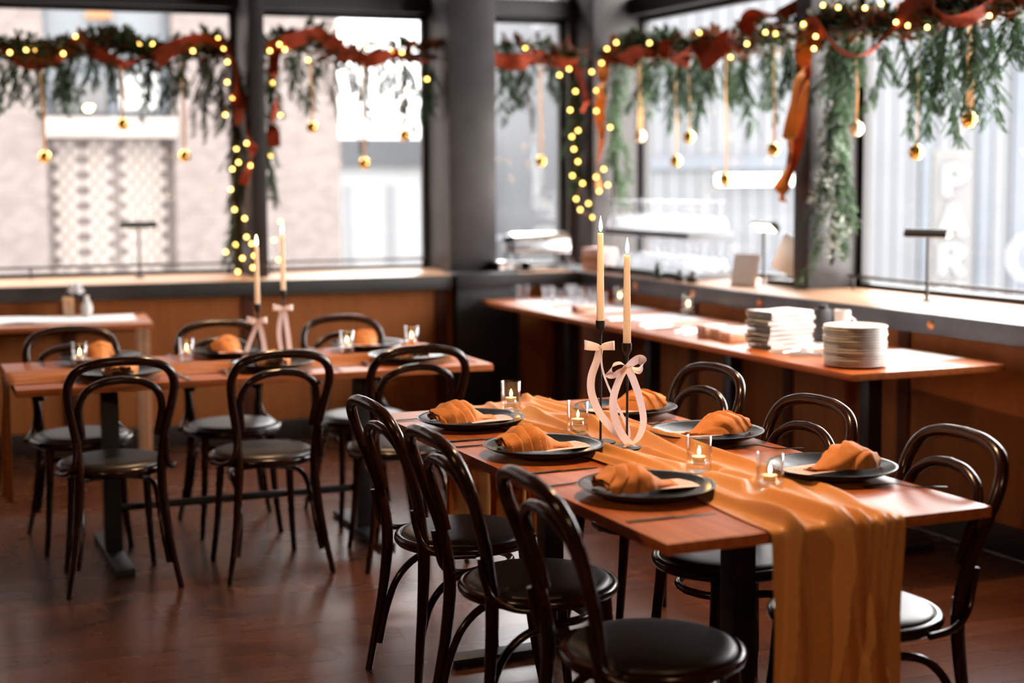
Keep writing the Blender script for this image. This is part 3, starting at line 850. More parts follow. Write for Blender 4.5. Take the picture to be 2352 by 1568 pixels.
def fork_mesh():
    mb = MB()
    pr = [(-0.105, 0.0062, 0.003), (-0.09, 0.0066, 0.0034), (0.0, 0.0034, 0.0032), (0.03, 0.0036, 0.0028), (0.05, 0.0095, 0.0022), (0.066, 0.0112, 0.002)]
    def zc(x): return 0.0025 + 0.010 * math.exp(-((x - 0.035) / 0.035) ** 2)
    def fn(a, b):
        f = a * (len(pr) - 1); i = min(int(f), len(pr) - 2); q = f - i
        x, w, h = [pr[i][k] * (1 - q) + pr[i + 1][k] * q for k in range(3)]
        an = b * 2 * pi
        return (x, w * cos(an), zc(x) + h / 2 * sin(an))
    mb.grid(36, 12, fn)
    for k in range(4):
        y = -0.0093 + k * 0.0062
        mb.tube([(0.063, y, zc(0.063)), (0.08, y, zc(0.08)), (0.098, y, zc(0.098)), (0.106, y, zc(0.106) + 0.002)], [0.0019, 0.0018, 0.0015, 0.0008], 6)
    return mb.mesh('fork', M['cutlery'], 60)
KNIFE, FORK = knife_mesh(), fork_mesh()

def setting(fw, l, s, ang, out, rightwards, who, k, dz=0.0003):
    """ang: direction (world) from diner towards table centre; out: +1 if diner's right is -l"""
    d = V(cos(ang), sin(ang), 0)
    c = fw(l, s, T + dz)
    tag(put('plate', PLATE, None, c, ang), 'black stoneware coupe plate ' + who, 'plate', 'black plates set for dinner')
    rd = random.Random(k * 7 + 1)
    card = put('menu_card', CARD, None, c + d * 0.060 + V(0, 0, 0.0215) + V(-d.y, d.x, 0) * rd.uniform(-0.012, 0.012), ang + rd.uniform(-0.12, 0.12))
    tag(card, 'blush menu card lying on the black plate ' + who, 'menu card', 'menu cards on the plates')
    hw_ = put('handwriting', SCRIPT, card)
    nk = put('napkin', NAPS[k % 6], None, c - d * 0.034 + V(0, 0, 0.0232), ang + rd.uniform(-0.15, 0.10))
    tag(nk, 'folded orange-brown cloth napkin on the plate ' + who, 'napkin', 'folded napkins on the plates')
    perp = V(d.y, -d.x, 0)      # diner's right
    kn = put('knife', KNIFE, None, c + perp * 0.240 - d * 0.062, ang + rd.uniform(-0.05, 0.05))
    tag(kn, 'black table knife right of the plate ' + who, 'knife', 'black table knives')
    fk = put('fork', FORK, None, c - perp * 0.205 - d * 0.080, ang + rd.uniform(-0.05, 0.05) - (0.45 if k in (4, 5) else 0))
    tag(fk, 'black table fork left of the plate ' + who, 'fork', 'black table forks')
names_M = ['far left of the foreground table', 'middle left of the foreground table', 'near left of the foreground table',
           'far right of the foreground table', 'middle right of the foreground table', 'near right of the foreground table']
for k, (l, s) in enumerate(mp):
    setting(Mw, l, s, aM if k < 3 else aM + pi, 1, 0, names_M[k], k)
names_T = ['back left of the far table', 'back middle of the far table', 'back right of the far table',
           'front left of the far table', 'front middle of the far table', 'front right of the far table']
for k, (l, s) in enumerate(tp):
    setting(Lw, l, s, aT - pi / 2 if k < 3 else aT + pi / 2, 1, 0, names_T[k], k + 6, 0.0003 if k < 3 else 0.0045)

# ================================================================== CANDLES
FL = MB().lathe([(0, 0), (0.0030, 0.003), (0.0050, 0.010), (0.0054, 0.016), (0.0042, 0.026), (0.0020, 0.037), (0.0005, 0.045), (0, 0.047)], 14).mesh('flame', M['flame'], 80)
FLs = MB().lathe([(0, 0), (0.0026, 0.002), (0.0042, 0.007), (0.0040, 0.012), (0.0022, 0.018), (0.0006, 0.023), (0, 0.024)], 12).mesh('flame', M['flame2'], 80)

def votive(loc, label, parts=True):
    t = thing('votive_holder', label, 'candle holder', loc, 0, 'glass votive holders')
    R_, H_ = 0.0335, 0.102
    MB().lathe([(0, 0.0), (R_ - 0.001, 0.0), (R_, 0.001), (R_, H_), (R_ - 0.0014, H_ + 0.001), (R_ - 0.0028, H_), (R_ - 0.0028, 0.008), (0, 0.007)], 40).build('glass', M['vglass'], t, 60)
    MB().lathe([(0, 0.0078), (R_ - 0.0032, 0.0078), (R_ - 0.0032, 0.030), (0, 0.0298)], 32).build('water', M['water'], t, 60)
    up = Matrix.Translation((0, 0, 0.006))
    MB().lathe([(0, 0.020), (0.017, 0.020), (0.0195, 0.024), (0.0195, 0.030), (0.0165, 0.034), (0.020, 0.040), (0.0195, 0.042), (0.016, 0.036), (0.016, 0.028), (0, 0.026)], 28, up).build('tealight_cup', M['vglass'], t, 60)
    MB().lathe([(0, 0.027), (0.0155, 0.027), (0.0168, 0.036), (0.0185, 0.0415), (0.014, 0.0425), (0, 0.0415)], 28, up).build('wax', M['tea'], t, 60)
    MB().tube([(0, 0, 0.047), (0.0006, 0, 0.053)], 0.0006, 6).build('wick', M['wick'], t)
    put('flame', FLs, t, (0.0006, 0, 0.0515))
    return t
for (l, s), lab in zip(mv, ('beside the far left plate', 'left of the taper candles', 'behind the near left plate', 'nearest the table end')):
    votive(Mw(l, s, T + 0.0045), 'clear glass votive with lit tealight on the foreground runner, ' + lab)
for (l, s), lab in zip(tv, ('at the left end', 'left of the taper candles', 'right of the taper candles', 'at the right end')):
    votive(Lw(l, s, T + 0.0045), 'clear glass votive with lit tealight on the far table ' + lab)

def ribbon_strip(mb, pts, w, tw0=0.0, tw1=0.0, base=(0, 1, 0), n=8, taper=None):
    P = crom(pts, n); N = len(P); S = []
    b0 = Vector(base).normalized()
    for i in range(N):
        t_ = (P[min(i + 1, N - 1)] - P[max(i - 1, 0)]).normalized()
        s_ = (b0 - t_ * b0.dot(t_))
        s_ = s_.normalized() if s_.length > 1e-4 else t_.orthogonal().normalized()
        a = tw0 + (tw1 - tw0) * i / (N - 1)
        s_ = Matrix.Rotation(a, 3, t_) @ s_
        ww = w * (taper(i / (N - 1)) if taper else 1)
        S.append(s_ * ww / 2)
    mb.strip(P, S, 0.0006)
def candle_holder(loc, h, clen, label, bow_z, loops, tails, rz=0.0):
    t = thing('candle_holder', label, 'candle holder', loc, rz, 'black iron candle holders')
    MB().lathe([(0, 0), (0.044, 0), (0.045, 0.002), (0.044, 0.0045), (0.012, 0.0065), (0.006, 0.010), (0, 0.010)], 36).build('base', M['iron'], t, 60)
    MB().tube([(0, 0, 0.008), (0.001, 0, h * 0.5), (0, 0, h - 0.046)], 0.0036, 10).build('stem', M['iron'], t)
    MB().lathe([(0, h - 0.052), (0.0045, h - 0.052), (0.0052, h - 0.046), (0.0042, h - 0.042), (0.0075, h - 0.034), (0.0125, h - 0.024), (0.0140, h - 0.018), (0.0140, h), (0.0122, h), (0.0120, h - 0.012), (0, h - 0.012)], 28).build('cup', M['iron'], t, 50)
    bow = MB()
    for pts, tw in loops:
        ribbon_strip(bow, [(x, y, bow_z + z) for x, y, z in pts], 0.028, tw[0], tw[1], (0, 0.25, 1), 8, lambda q: 0.42 + 0.58 * math.sin(pi * min(max(q, 0.0), 1)) ** 0.6)
    b = bow.build('bow', M['ribbon'], t, 60)
    MB().lathe([(0, -0.007), (0.005, -0.0065), (0.0062, 0), (0.005, 0.0065), (0, 0.007)], 14, Matrix.Translation((-0.001, -0.007, bow_z))).build('knot', M['ribbon'], b, 60)
    for pts, tw, base in tails:
        tm = MB(); ribbon_strip(tm, pts, 0.023, tw[0], tw[1], base, 10)
        tm.build('ribbon_tail', M['ribbon'], t, 60)
    return t
def taper(loc, clen, label):
    t = thing('taper_candle', label, 'candle', loc, 0, 'lit ivory taper candles')
    MB().lathe([(0, 0), (0.0118, 0), (0.0116, 0.03), (0.0088, clen - 0.006), (0.0082, clen - 0.001), (0.0070, clen), (0.004, clen - 0.002), (0, clen - 0.003)], 28).build('wax', M['wax'], t, 60)
    MB().tube([(0, 0, clen - 0.004), (0.0005, 0, clen + 0.004), (0.001, 0, clen + 0.009)], 0.0008, 6).build('wick', M['wick'], t)
    put('flame', FL, t, (0.0006, 0, clen + 0.003))
    return t
loopA = [([(0, -0.006, 0), (-0.020, -0.016, 0.004), (-0.042, -0.014, 0.008), (-0.047, -0.002, 0.009), (-0.040, 0.008, 0.007), (-0.018, 0.006, 0.003), (0, -0.002, 0)], (0.1, -0.1)),
         ([(0, -0.006, 0), (0.016, -0.016, 0.005), (0.036, -0.015, 0.007), (0.041, -0.003, 0.006), (0.034, 0.007, 0.005), (0.016, 0.005, 0.003), (0, -0.002, 0)], (-0.1, 0.1))]
loopB = [([(0, -0.006, 0), (-0.018, -0.012, 0.012), (-0.040, -0.014, 0.006), (-0.051, -0.010, -0.018), (-0.040, -0.006, -0.026), (-0.020, -0.006, -0.012), (0, -0.006, -0.002)], (1.1, 1.1)),
         ([(0, -0.006, 0), (0.016, -0.012, 0.014), (0.036, -0.014, 0.024), (0.046, -0.008, 0.010), (0.036, -0.004, -0.010), (0.018, -0.006, -0.008), (0, -0.006, -0.002)], (0.5, 0.7))]
h1, h2 = 0.363, 0.307
p1 = Mw(*mc[0], T + 0.0045); p2 = Mw(*mc[1], T + 0.0045)
candle_holder(p1, h1, 0.255, 'tall black iron candle holder with pale satin bow on the foreground table', 0.283, loopA,
              [([(-0.002, -0.010, 0.283), (-0.012, -0.014, 0.245), (-0.028, -0.016, 0.195), (-0.026, -0.020, 0.145), (-0.002, -0.030, 0.090), (0.036, -0.048, 0.045), (0.062, -0.065, 0.022)], (0.2, -0.7), (1, -0.3, 0)),
               ([(0.001, -0.010, 0.283), (0.004, -0.013, 0.225), (0.024, -0.014, 0.165), (0.055, -0.020, 0.100), (0.078, -0.035, 0.050), (0.080, -0.055, 0.022)], (1.1, 0.9), (1, -0.3, 0))])
taper(p1 + V(0, 0, h1 - 0.0115), 0.268, 'ivory taper candle burning in the tall holder on the foreground table')
candle_holder(p2, h2, 0.255, 'shorter black iron candle holder with pale satin bow on the foreground table', 0.238, loopB,
              [([(-0.002, -0.010, 0.238), (-0.022, -0.014, 0.205), (-0.040, -0.018, 0.150), (-0.038, -0.022, 0.100), (-0.020, -0.030, 0.052), (0.004, -0.045, 0.022), (0.022, -0.060, 0.018)], (0.4, -0.4), (1, -0.3, 0)),
               ([(0.001, -0.010, 0.238), (0.018, -0.014, 0.200), (0.036, -0.018, 0.145), (0.046, -0.022, 0.085), (0.034, -0.030, 0.042), (0.010, -0.045, 0.020), (-0.012, -0.058, 0.019)], (0.1, 0.6), (1, -0.3, 0))])
taper(p2 + V(0, 0, h2 - 0.0115), 0.264, 'ivory taper candle burning in the shorter holder on the foreground table')
hl1, hl2 = 0.237, 0.289
q1 = Lw(*tcn[0], T + 0.0045); q2 = Lw(*tcn[1], T + 0.0045)
tl = [([(-0.002, -0.010, 0.16), (-0.015, -0.014, 0.12), (-0.034, -0.020, 0.07), (-0.052, -0.030, 0.02), (-0.066, -0.045, 0.004)], (0.1, 0.3), (1, -0.2, 0)),
      ([(0.002, -0.010, 0.16), (0.016, -0.014, 0.12), (0.026, -0.018, 0.07), (0.034, -0.024, 0.02), (0.045, -0.035, 0.004)], (0.1, -0.3), (1, -0.2, 0))]
candle_holder(q1, hl1, 0.25, 'short black candle holder with pale bow on the far table, left of the pair', 0.16, loopA, tl)
taper(q1 + V(0, 0, hl1 - 0.0115), 0.262, 'ivory taper candle burning on the far table, left of the pair')
tl2 = [([(-0.004, -0.010, 0.205), (-0.016, -0.014, 0.15), (-0.020, -0.018, 0.09), (-0.012, -0.024, 0.03), (-0.010, -0.030, 0.004)], (0.1, 0.3), (1, -0.2, 0)),
       ([(0.004, -0.010, 0.205), (0.012, -0.014, 0.15), (0.020, -0.018, 0.09), (0.026, -0.022, 0.03), (0.030, -0.030, 0.004)], (0.1, -0.2), (1, -0.2, 0))]
candle_holder(q2, hl2, 0.25, 'taller black candle holder with pale bow on the far table, right of the pair', 0.205, loopA, tl2)
taper(q2 + V(0, 0, hl2 - 0.0115), 0.258, 'ivory taper candle burning on the far table, right of the pair')

# ================================================================== GARLANDS
def sprig_mesh(name, length, seed, m, droop=0.25, density=1.0, leafw=0.0052, wispy=0.0):
    rd = random.Random(seed); mb = MB()
    bx, by = rd.uniform(-1, 1) * droop, rd.uniform(-1, 1) * droop * 0.5
    def stem(t): return V(bx * length * t * t, by * length * t * t, -length * t)
    mb.tube([stem(k / 6) for k in range(7)], [0.0022 * (1 - 0.7 * k / 6) for k in range(7)], 5)
    nb = int(length * 62 * density)
    for k in range(nb):
        t = 0.06 + 0.92 * (k + rd.random()) / nb
        p = stem(t); az = rd.uniform(0, 2 * pi)
        bl = length * (0.24 - 0.12 * t) * rd.uniform(0.6, 1.2) + 0.02
        dr = V(cos(az) * 0.62, sin(az) * 0.62, -0.85 - wispy).normalized()
        q = p + dr * bl
        mb.tube([p, (p + q) / 2 + V(0, 0, 0.006), q], [0.0012, 0.001, 0.0005], 3)
        nl = int(bl / 0.0085)
        side = dr.cross(V(0, 0, 1)).normalized() if abs(dr.z) < 0.99 else V(1, 0, 0)
        for j in range(1, nl + 1):
            c = p + (q - p) * (j / nl)
            for sg_ in (1, -1):
                tip = c + side * sg_ * rd.uniform(0.009, 0.018) + dr * rd.uniform(0.008, 0.018)
                wv = dr.cross(side) * leafw * 0.5 + dr * leafw
                mid = (c + tip) / 2
                o = len(mb.v)
                mb.v += [tuple(c), tuple(mid + wv), tuple(tip), tuple(mid - wv)]
                mb.f.append((o, o + 1, o + 2, o + 3))
    me = bpy.data.meshes.new(name); me.from_pydata(mb.v, [], mb.f); me.update()
    me.materials.append(m); return me
SPR = [sprig_mesh('sprig', L_, 20 + k, M['cedar'], 0.22) for k, L_ in enumerate((0.20, 0.27, 0.34, 0.42, 0.48))]
SPRp = [sprig_mesh('sprig', L_, 40 + k, M['cedar2'], 0.25) for k, L_ in enumerate((0.22, 0.30, 0.42))]
SPRd = [sprig_mesh('sprig', L_, 60 + k, M['cedar3'], 0.5, 0.8, 0.0042, 0.3) for k, L_ in enumerate((0.28, 0.42))]
def leaf_cluster(seed, n, m, size=0.045, spread=0.07):
    rd = random.Random(seed); mb = MB()
    for k in range(n):
        az = rd.uniform(0, 2 * pi); el = rd.uniform(-0.5, 1.1)
        d = V(cos(az) * cos(el), sin(az) * cos(el), sin(el))
        p = d * rd.uniform(0.01, spread); s_ = size * rd.uniform(0.7, 1.3)
        side = d.cross(V(0, 0, 1)); side = side.normalized() if side.length > 1e-3 else V(1, 0, 0)
        side = Matrix.Rotation(rd.uniform(-1, 1), 3, d) @ side
        nn = d.cross(side)
        w = s_ * 0.28
        a = [p, p + d * s_ * 0.35 + side * w + nn * 0.003, p + d * s_ * 0.75 + side * w * 0.7, p + d * s_ - nn * 0.004, p + d * s_ * 0.75 - side * w * 0.7, p + d * s_ * 0.35 - side * w + nn * 0.003]
        o = len(mb.v); mb.v += [tuple(q) for q in a]; mb.f.append(tuple(range(o, o + 6)))
    me = bpy.data.meshes.new('leaf_cluster'); me.from_pydata(mb.v, [], mb.f); me.update(); me.materials.append(m); return me
LEAF = [leaf_cluster(k, 26, M['leaf']) for k in range(4)]
ELEAF = [leaf_cluster(k + 9, 16, M['eleaf'], 0.035, 0.05) for k in range(3)]
BLEAF = [leaf_cluster(k + 29, 24, M['bleaf'], 0.05, 0.06) for k in range(3)]
CED = [leaf_cluster(k + 19, 60, M['cedar'], 0.035, 0.075) for k in range(3)]

def garland(label, fr, rz, path, off, hang, seed, ribbons=(), leafy=1.0, clear=()):
    """fr: P(s, off, z); path: [(s, z)]; hang: [(s0, s1, n, which, lenlimits)]"""
    rd = random.Random(seed)
    P = crom([(s, off, z) for s, z in path], 10)
    base = fr(P[0].x, off, P[0].z)
    t = thing('garland', label, 'garland', base, 0, 'evergreen garlands over the windows')
    def loc(s, o, z): return fr(s, o, z) - base
    MB().tube([loc(p.x, p.y, p.z) for p in P], 0.012, 6).build('garland_stem', M['cedar3'], t)
    Ltot = abs(P[-1].x - P[0].x) + abs(P[-1].z - P[0].z)
    n = int(Ltot / 0.024 * leafy)
    for k in range(n):
        p = P[int((k + rd.random()) / n * (len(P) - 1))]
        kind = rd.random()
        me = rd.choice(CED) if kind < 0.26 else (rd.choice(LEAF) if kind < 0.56 else (rd.choice(BLEAF) if kind < 0.93 else rd.choice(ELEAF)))
        o = put('leaf_cluster', me, t, loc(p.x + rd.uniform(-.02, .02), p.y + rd.uniform(-.05, .05), p.z + rd.uniform(-0.035, 0.045)), rd.uniform(0, 6.3))
        o['kind'] = 'stuff'; o.rotation_euler.x = rd.uniform(-.5, .5); sc_ = rd.uniform(0.85, 1.3); o.scale = (sc_, sc_, sc_)
    for (s0, s1, n, pool, sc0, sc1) in hang:
        for k in range(n):
            s = s0 + (s1 - s0) * (k + rd.random()) / n
            zz = min(P, key=lambda p: abs(p.x - s)).z
            o = put('sprig', rd.choice(pool), t, loc(s, off + rd.uniform(-0.05, 0.05), zz - 0.01 + rd.uniform(-.03, .03)), rd.uniform(0, 6.3))
            o.rotation_euler.x = rd.uniform(-.28, .28); o.rotation_euler.y = rd.uniform(-.28, .28)
            q = rd.uniform(sc0, sc1); o.scale = (q, q, q)
    for (pts, w, m_, tw0, tw1) in ribbons:
        mb = MB(); ribbon_strip(mb, [loc(s, o_, z) for s, o_, z in pts], w * 1.3, tw0, tw1, (0, 0, 1), 8)
        mb.build('ribbon', m_, t, 60)
    return t
def wave(s0, s1, z, off, n, a, ph=0.0, fo=-0.06):
    return [(s0 + (s1 - s0) * k / n, off + fo * (0.6 + 0.4 * cos(k * 1.9 + ph)), z + a * sin(k * 1.7 + ph)) for k in range(n + 1)]

S3 = SPR[1:4]
garland('evergreen garland across the left window with rust ribbon', PL, 0, [(-0.9, 2.27), (0.05, 2.25), (0.36, 2.24), (0.66, 2.31), (0.89, 2.24), (1.17, 2.30), (1.33, 2.26)], 0.45,
        [(-0.1, 0.4, 14, SPR[:3], 0.8, 1.1), (0.36, 0.62, 9, SPR[:3], 0.7, 1.0), (0.6, 1.0, 12, SPR[:3] + SPRd[:1], 0.7, 1.1), (1.0, 1.36, 12, SPRd + SPR[1:3], 0.8, 1.25), (-0.9, 0, 14, SPR, 0.8, 1.0)], 1,
        [(wave(-0.6, 1.0, 2.25, 0.45, 12, 0.06, 0.4), 0.075, M['rust'], 0.0, 5.0),
         ([(0.9, 0.38, 2.22), (1.02, 0.36, 2.30), (1.16, 0.35, 2.345), (1.30, 0.36, 2.30), (1.36, 0.33, 2.20), (1.38, 0.32, 2.0), (1.37, 0.3, 1.85)], 0.075, M['rust'], 0.2, 2.2)])
garland('evergreen garland across the middle window between post and column', PL, 0, [(1.54, 2.30), (1.70, 2.32), (1.85, 2.34), (2.06, 2.26), (2.3, 2.29), (2.62, 2.28)], 0.45,
        [(1.56, 1.78, 8, SPR[:3], 0.8, 1.1), (1.80, 2.25, 8, SPRd + SPR[2:4], 0.8, 1.25), (2.2, 2.64, 9, SPRd[:1] + SPR[1:4], 0.8, 1.25)], 2,
        [([(1.56, 0.36, 2.30), (1.72, 0.35, 2.36), (1.85, 0.35, 2.39), (1.97, 0.36, 2.33), (2.03, 0.38, 2.25)], 0.07, M['rust'], 0.0, 0.8),
         (wave(2.0, 2.62, 2.27, 0.42, 7, 0.025, 1.0), 0.07, M['rust'], 0.0, 1.6),
         ([(1.60, 0.33, 2.30), (1.585, 0.32, 2.15), (1.60, 0.32, 2.0), (1.575, 0.32, 1.86), (1.58, 0.31, 1.72)], 0.06, M['rust'], 1.2, 2.6)], leafy=0.8)
garland('evergreen garland piece in the narrow window between column and corner post', PL, 0, [(2.98, 2.28), (3.2, 2.31), (3.45, 2.28), (3.58, 2.27)], 0.45,
        [(2.98, 3.12, 5, SPR[2:4] + SPRp[:1], 0.9, 1.3), (3.15, 3.45, 7, SPR[:3] + SPRd, 0.8, 1.1)], 3,
        [(wave(2.96, 3.55, 2.27, 0.42, 6, 0.02, 2.0), 0.08, M['rust'], 0.0, 1.2)], leafy=0.8)
garland('evergreen garland across the window left of the right-hand post', PR, 0, [(4.06, 2.28), (3.8, 2.31), (3.5, 2.29), (3.0, 2.26), (2.55, 2.24), (2.06, 2.27)], 0.40,
        [(3.9, 3.3, 10, SPRp + SPR[2:4], 0.8, 1.15), (3.3, 2.75, 13, SPR[1:5], 0.85, 1.15), (2.75, 2.05, 12, SPR[1:4] + SPRp[:2], 0.8, 1.2)], 4,
        [(wave(4.05, 3.3, 2.27, 0.34, 7, 0.035, 0.0), 0.09, M['rust'], 0.0, 2.0),
         (wave(3.3, 2.4, 2.23, 0.32, 10, 0.06, 0.8), 0.085, M['rust'], 0.3, 4.5),
         ([(2.5, 0.34, 2.30), (2.42, 0.33, 2.38), (2.30, 0.33, 2.40), (2.20, 0.34, 2.36), (2.10, 0.34, 2.42), (2.05, 0.34, 2.36)], 0.085, M['rust'], 0.6, 2.4),
         ([(4.06, 0.30, 2.27), (4.05, 0.29, 2.1), (4.09, 0.29, 1.95), (4.06, 0.29, 1.78), (4.12, 0.29, 1.6), (4.10, 0.29, 1.45)], 0.055, M['amber'], 1.2, 4.2)])
garland('full evergreen garland across the far right window with wide rust ribbon', PR, 0, [(1.86, 2.24), (1.70, 2.27), (1.45, 2.23), (1.10, 2.21), (0.82, 2.26), (0.45, 2.23), (0.0, 2.26), (-0.8, 2.25)], 0.36,
        [(1.80, 1.45, 11, SPRp + SPR[1:4], 0.9, 1.2), (1.45, 1.0, 5, SPR[2:4], 0.85, 1.1), (1.0, 0.62, 11, SPR[2:5], 0.9, 1.1), (0.62, 0.1, 13, SPR[1:4], 0.8, 1.0), (0.1, -0.8, 14, SPR[1:3], 0.9, 1.1)], 5,
        [([(1.86, 0.28, 2.24), (1.70, 0.26, 2.26), (1.56, 0.25, 2.16), (1.40, 0.26, 2.10), (1.22, 0.26, 2.17), (1.10, 0.27, 2.27), (0.95, 0.27, 2.31), (0.85, 0.27, 2.24), (0.70, 0.26, 2.20), (0.55, 0.27, 2.25), (0.42, 0.27, 2.34)], 0.10, M['rust'], 0.1, 5.5),
         ([(0.42, 0.27, 2.34), (0.2, 0.27, 2.22), (-0.1, 0.28, 2.28)], 0.10, M['rust'], 0.0, 2.0)], leafy=1.2)

# vertical drops beside the posts
def drop(label, fr, s, off, z0, z1, n, pools, seed, spread=0.05, ribbons=(), eleaf=0):
    rd = random.Random(seed)
    base = fr(s, off, z0)
    t = thing('garland_drop', label, 'garland', base, 0, 'hanging garland drops beside the posts')
    MB().tube([fr(s + 0.02 * sin(k), off, z0 + (z1 - z0) * k / 8) - base for k in range(9)], 0.010, 6).build('garland_stem', M['cedar3'], t)
    for k in range(n):
        z = z0 + (z1 + 0.18 - z0) * (k + rd.random()) / n
        o = put('sprig', rd.choice(pools), t, fr(s + rd.uniform(-spread, spread), off + rd.uniform(-spread, spread) * 0.6, z) - base, rd.uniform(0, 6.3))
        o.rotation_euler.x = rd.uniform(-.3, .3); o.rotation_euler.y = rd.uniform(-.3, .3)
        q = rd.uniform(0.6, 1.0); o.scale = (q, q, q)
    for k in range(eleaf):
        z = z0 + (z1 - z0) * (0.35 + 0.6 * (k + rd.random()) / eleaf)
        o = put('leaf_cluster', rd.choice(ELEAF), t, fr(s + rd.uniform(-spread, spread) * 0.8, off - 0.02 + rd.uniform(-.03, .03), z) - base, rd.uniform(0, 6.3)); o['kind'] = 'stuff'
    for (pts, w, m_, tw0, tw1) in ribbons:
        mb = MB(); ribbon_strip(mb, [fr(a, b, c) - base for a, b, c in pts], w, tw0, tw1, (0, 0, 1), 10)
        mb.build('ribbon', m_, t, 60)
    return t
drop('slim garland drop with fairy lights and rust ribbon down the left window post', PL, 1.365, 0.40, 2.24, 0.97, 46, SPR[:2] + SPRd[:1], 11, 0.04,
     [([(1.40, 0.33, 1.98), (1.42, 0.30, 1.85), (1.44, 0.24, 1.72), (1.41, 0.23, 1.60), (1.38, 0.26, 1.50)], 0.06, M['rust'], 0.6, 2.4)])
drop('short garland drop with rust ribbon right of the left window post', PL, 1.575, 0.40, 2.28, 1.35, 16, SPR[:2] + SPRp[:1], 12, 0.025)
drop('garland drop with fairy lights left of the corner post', PL, 3.585, 0.50, 2.26, 1.38, 18, SPR[:3], 13, 0.03,
     [([(3.50, 0.40, 2.28), (3.585, 0.40, 2.16), (3.62, 0.40, 2.02), (3.60, 0.41, 1.95)], 0.07, M['rust'], 1.2, 1.9)])
drop('garland drop with twisted amber ribbon right of the corner post', PR, 4.02, 0.36, 2.26, 1.35, 22, SPRp + SPR[:2], 14, 0.05)
drop('thick frosted garland drop hanging on the right-hand post', PR, 1.76, 0.40, 2.24, 1.08, 34, SPRp + SPR[1:3], 15, 0.065,
     [([(1.90, 0.30, 2.24), (1.88, 0.28, 2.08), (1.90, 0.27, 1.90), (1.94, 0.25, 1.74), (1.93, 0.25, 1.62), (1.99, 0.24, 1.50), (2.0, 0.25, 1.40)], 0.085, M['amber'], 1.0, 5.4),
      ([(1.91, 0.31, 2.20), (1.90, 0.30, 2.0), (1.92, 0.29, 1.8), (1.95, 0.28, 1.64), (2.02, 0.27, 1.46)], 0.075, M['rust'], 0.8, 3.6)], eleaf=22)

# ---- fairy lights
BULB = MB().lathe([(0, -0.009), (0.0080, -0.008), (0.0110, 0), (0.0080, 0.008), (0, 0.0120)], 10).mesh('bulb', M['bulb'], 80)
def lights(label, fr, off, pts, seed):
    rd = random.Random(seed)
    base = fr(pts[0][0], off, pts[0][1])
    t = thing('string_lights', label, 'string lights', base, 0, 'warm fairy lights in the garlands')
    Q = [fr(s, off + rd.uniform(-.02, .02), z) - base for s, z in pts]
    MB().tube(crom(Q, 4), 0.0012, 4).build('wire', M['wire'], t)
    for q in Q: put('bulb', BULB, t, q)
lights('warm fairy lights along the left window garland', PL, 0.38, [(0.10, 2.25), (0.19, 2.27), (0.23, 2.27), (0.39, 2.25), (0.46, 2.35), (0.82, 2.32), (0.89, 2.32), (0.99, 2.28), (1.12, 2.28), (1.18, 2.36), (1.27, 2.36)], 1)
lights('warm fairy lights running down the left side of the left window post', PL, 0.34, [(1.30, 2.30), (1.32, 2.22), (1.31, 2.10), (1.34, 2.01), (1.30, 1.91), (1.36, 1.71), (1.37, 1.63), (1.33, 1.59), (1.32, 1.47), (1.34, 1.35), (1.34, 1.14), (1.28, 1.10), (1.38, 1.06), (1.35, 0.98)], 2)
lights('few fairy lights wound around the foot of the left window post', PL, 0.23, [(1.40, 1.74), (1.42, 1.61), (1.38, 1.30), (1.39, 1.19), (1.42, 1.15), (1.43, 1.08), (1.42, 1.01), (1.58, 1.05), (1.55, 1.17), (1.59, 1.28)], 3)
lights('warm fairy lights right of the left window post', PL, 0.36, [(1.80, 2.24), (1.66, 2.30), (1.63, 2.33), (1.57, 2.29), (1.58, 2.10), (1.63, 1.91), (1.57, 1.67)], 4)
lights('sparse fairy lights along the middle window garland', PL, 0.36, [(2.17, 2.32), (2.32, 2.31), (2.39, 2.30), (2.55, 2.14)], 5)
lights('dense fairy lights down the left side of the corner post', PL, 0.40, [(3.21, 2.35), (3.28, 2.33), (3.47, 2.27), (3.50, 2.22), (3.43, 2.18), (3.55, 2.08), (3.51, 1.96), (3.57, 1.83), (3.52, 1.79), (3.54, 1.71), (3.56, 1.63), (3.53, 1.54), (3.60, 1.49), (3.55, 1.39), (3.58, 1.32), (3.67, 1.27)], 6)
lights('dense fairy lights down the right side of the corner post', PR, 0.27, [(3.82, 2.36), (3.93, 2.33), (4.04, 2.25), (4.13, 2.20), (4.10, 2.08), (4.09, 1.95), (3.88, 1.84), (4.00, 1.58), (4.07, 1.53), (3.94, 1.48), (4.03, 1.44), (4.18, 1.36)], 7)
lights('warm fairy lights along the garland left of the right-hand post', PR, 0.31, [(3.47, 2.33), (2.98, 2.32), (2.90, 2.34), (2.82, 2.19), (2.57, 2.18), (2.42, 2.24), (2.29, 2.29), (2.15, 2.27)], 8)
lights('warm fairy lights along the far right window garland', PR, 0.26, [(1.85, 2.29), (1.74, 2.22), (1.74, 2.16), (1.71, 2.37), (1.54, 2.34), (1.36, 2.32), (1.26, 2.33), (1.11, 2.23), (1.05, 2.21), (0.92, 2.19), (0.50, 2.20)], 9)

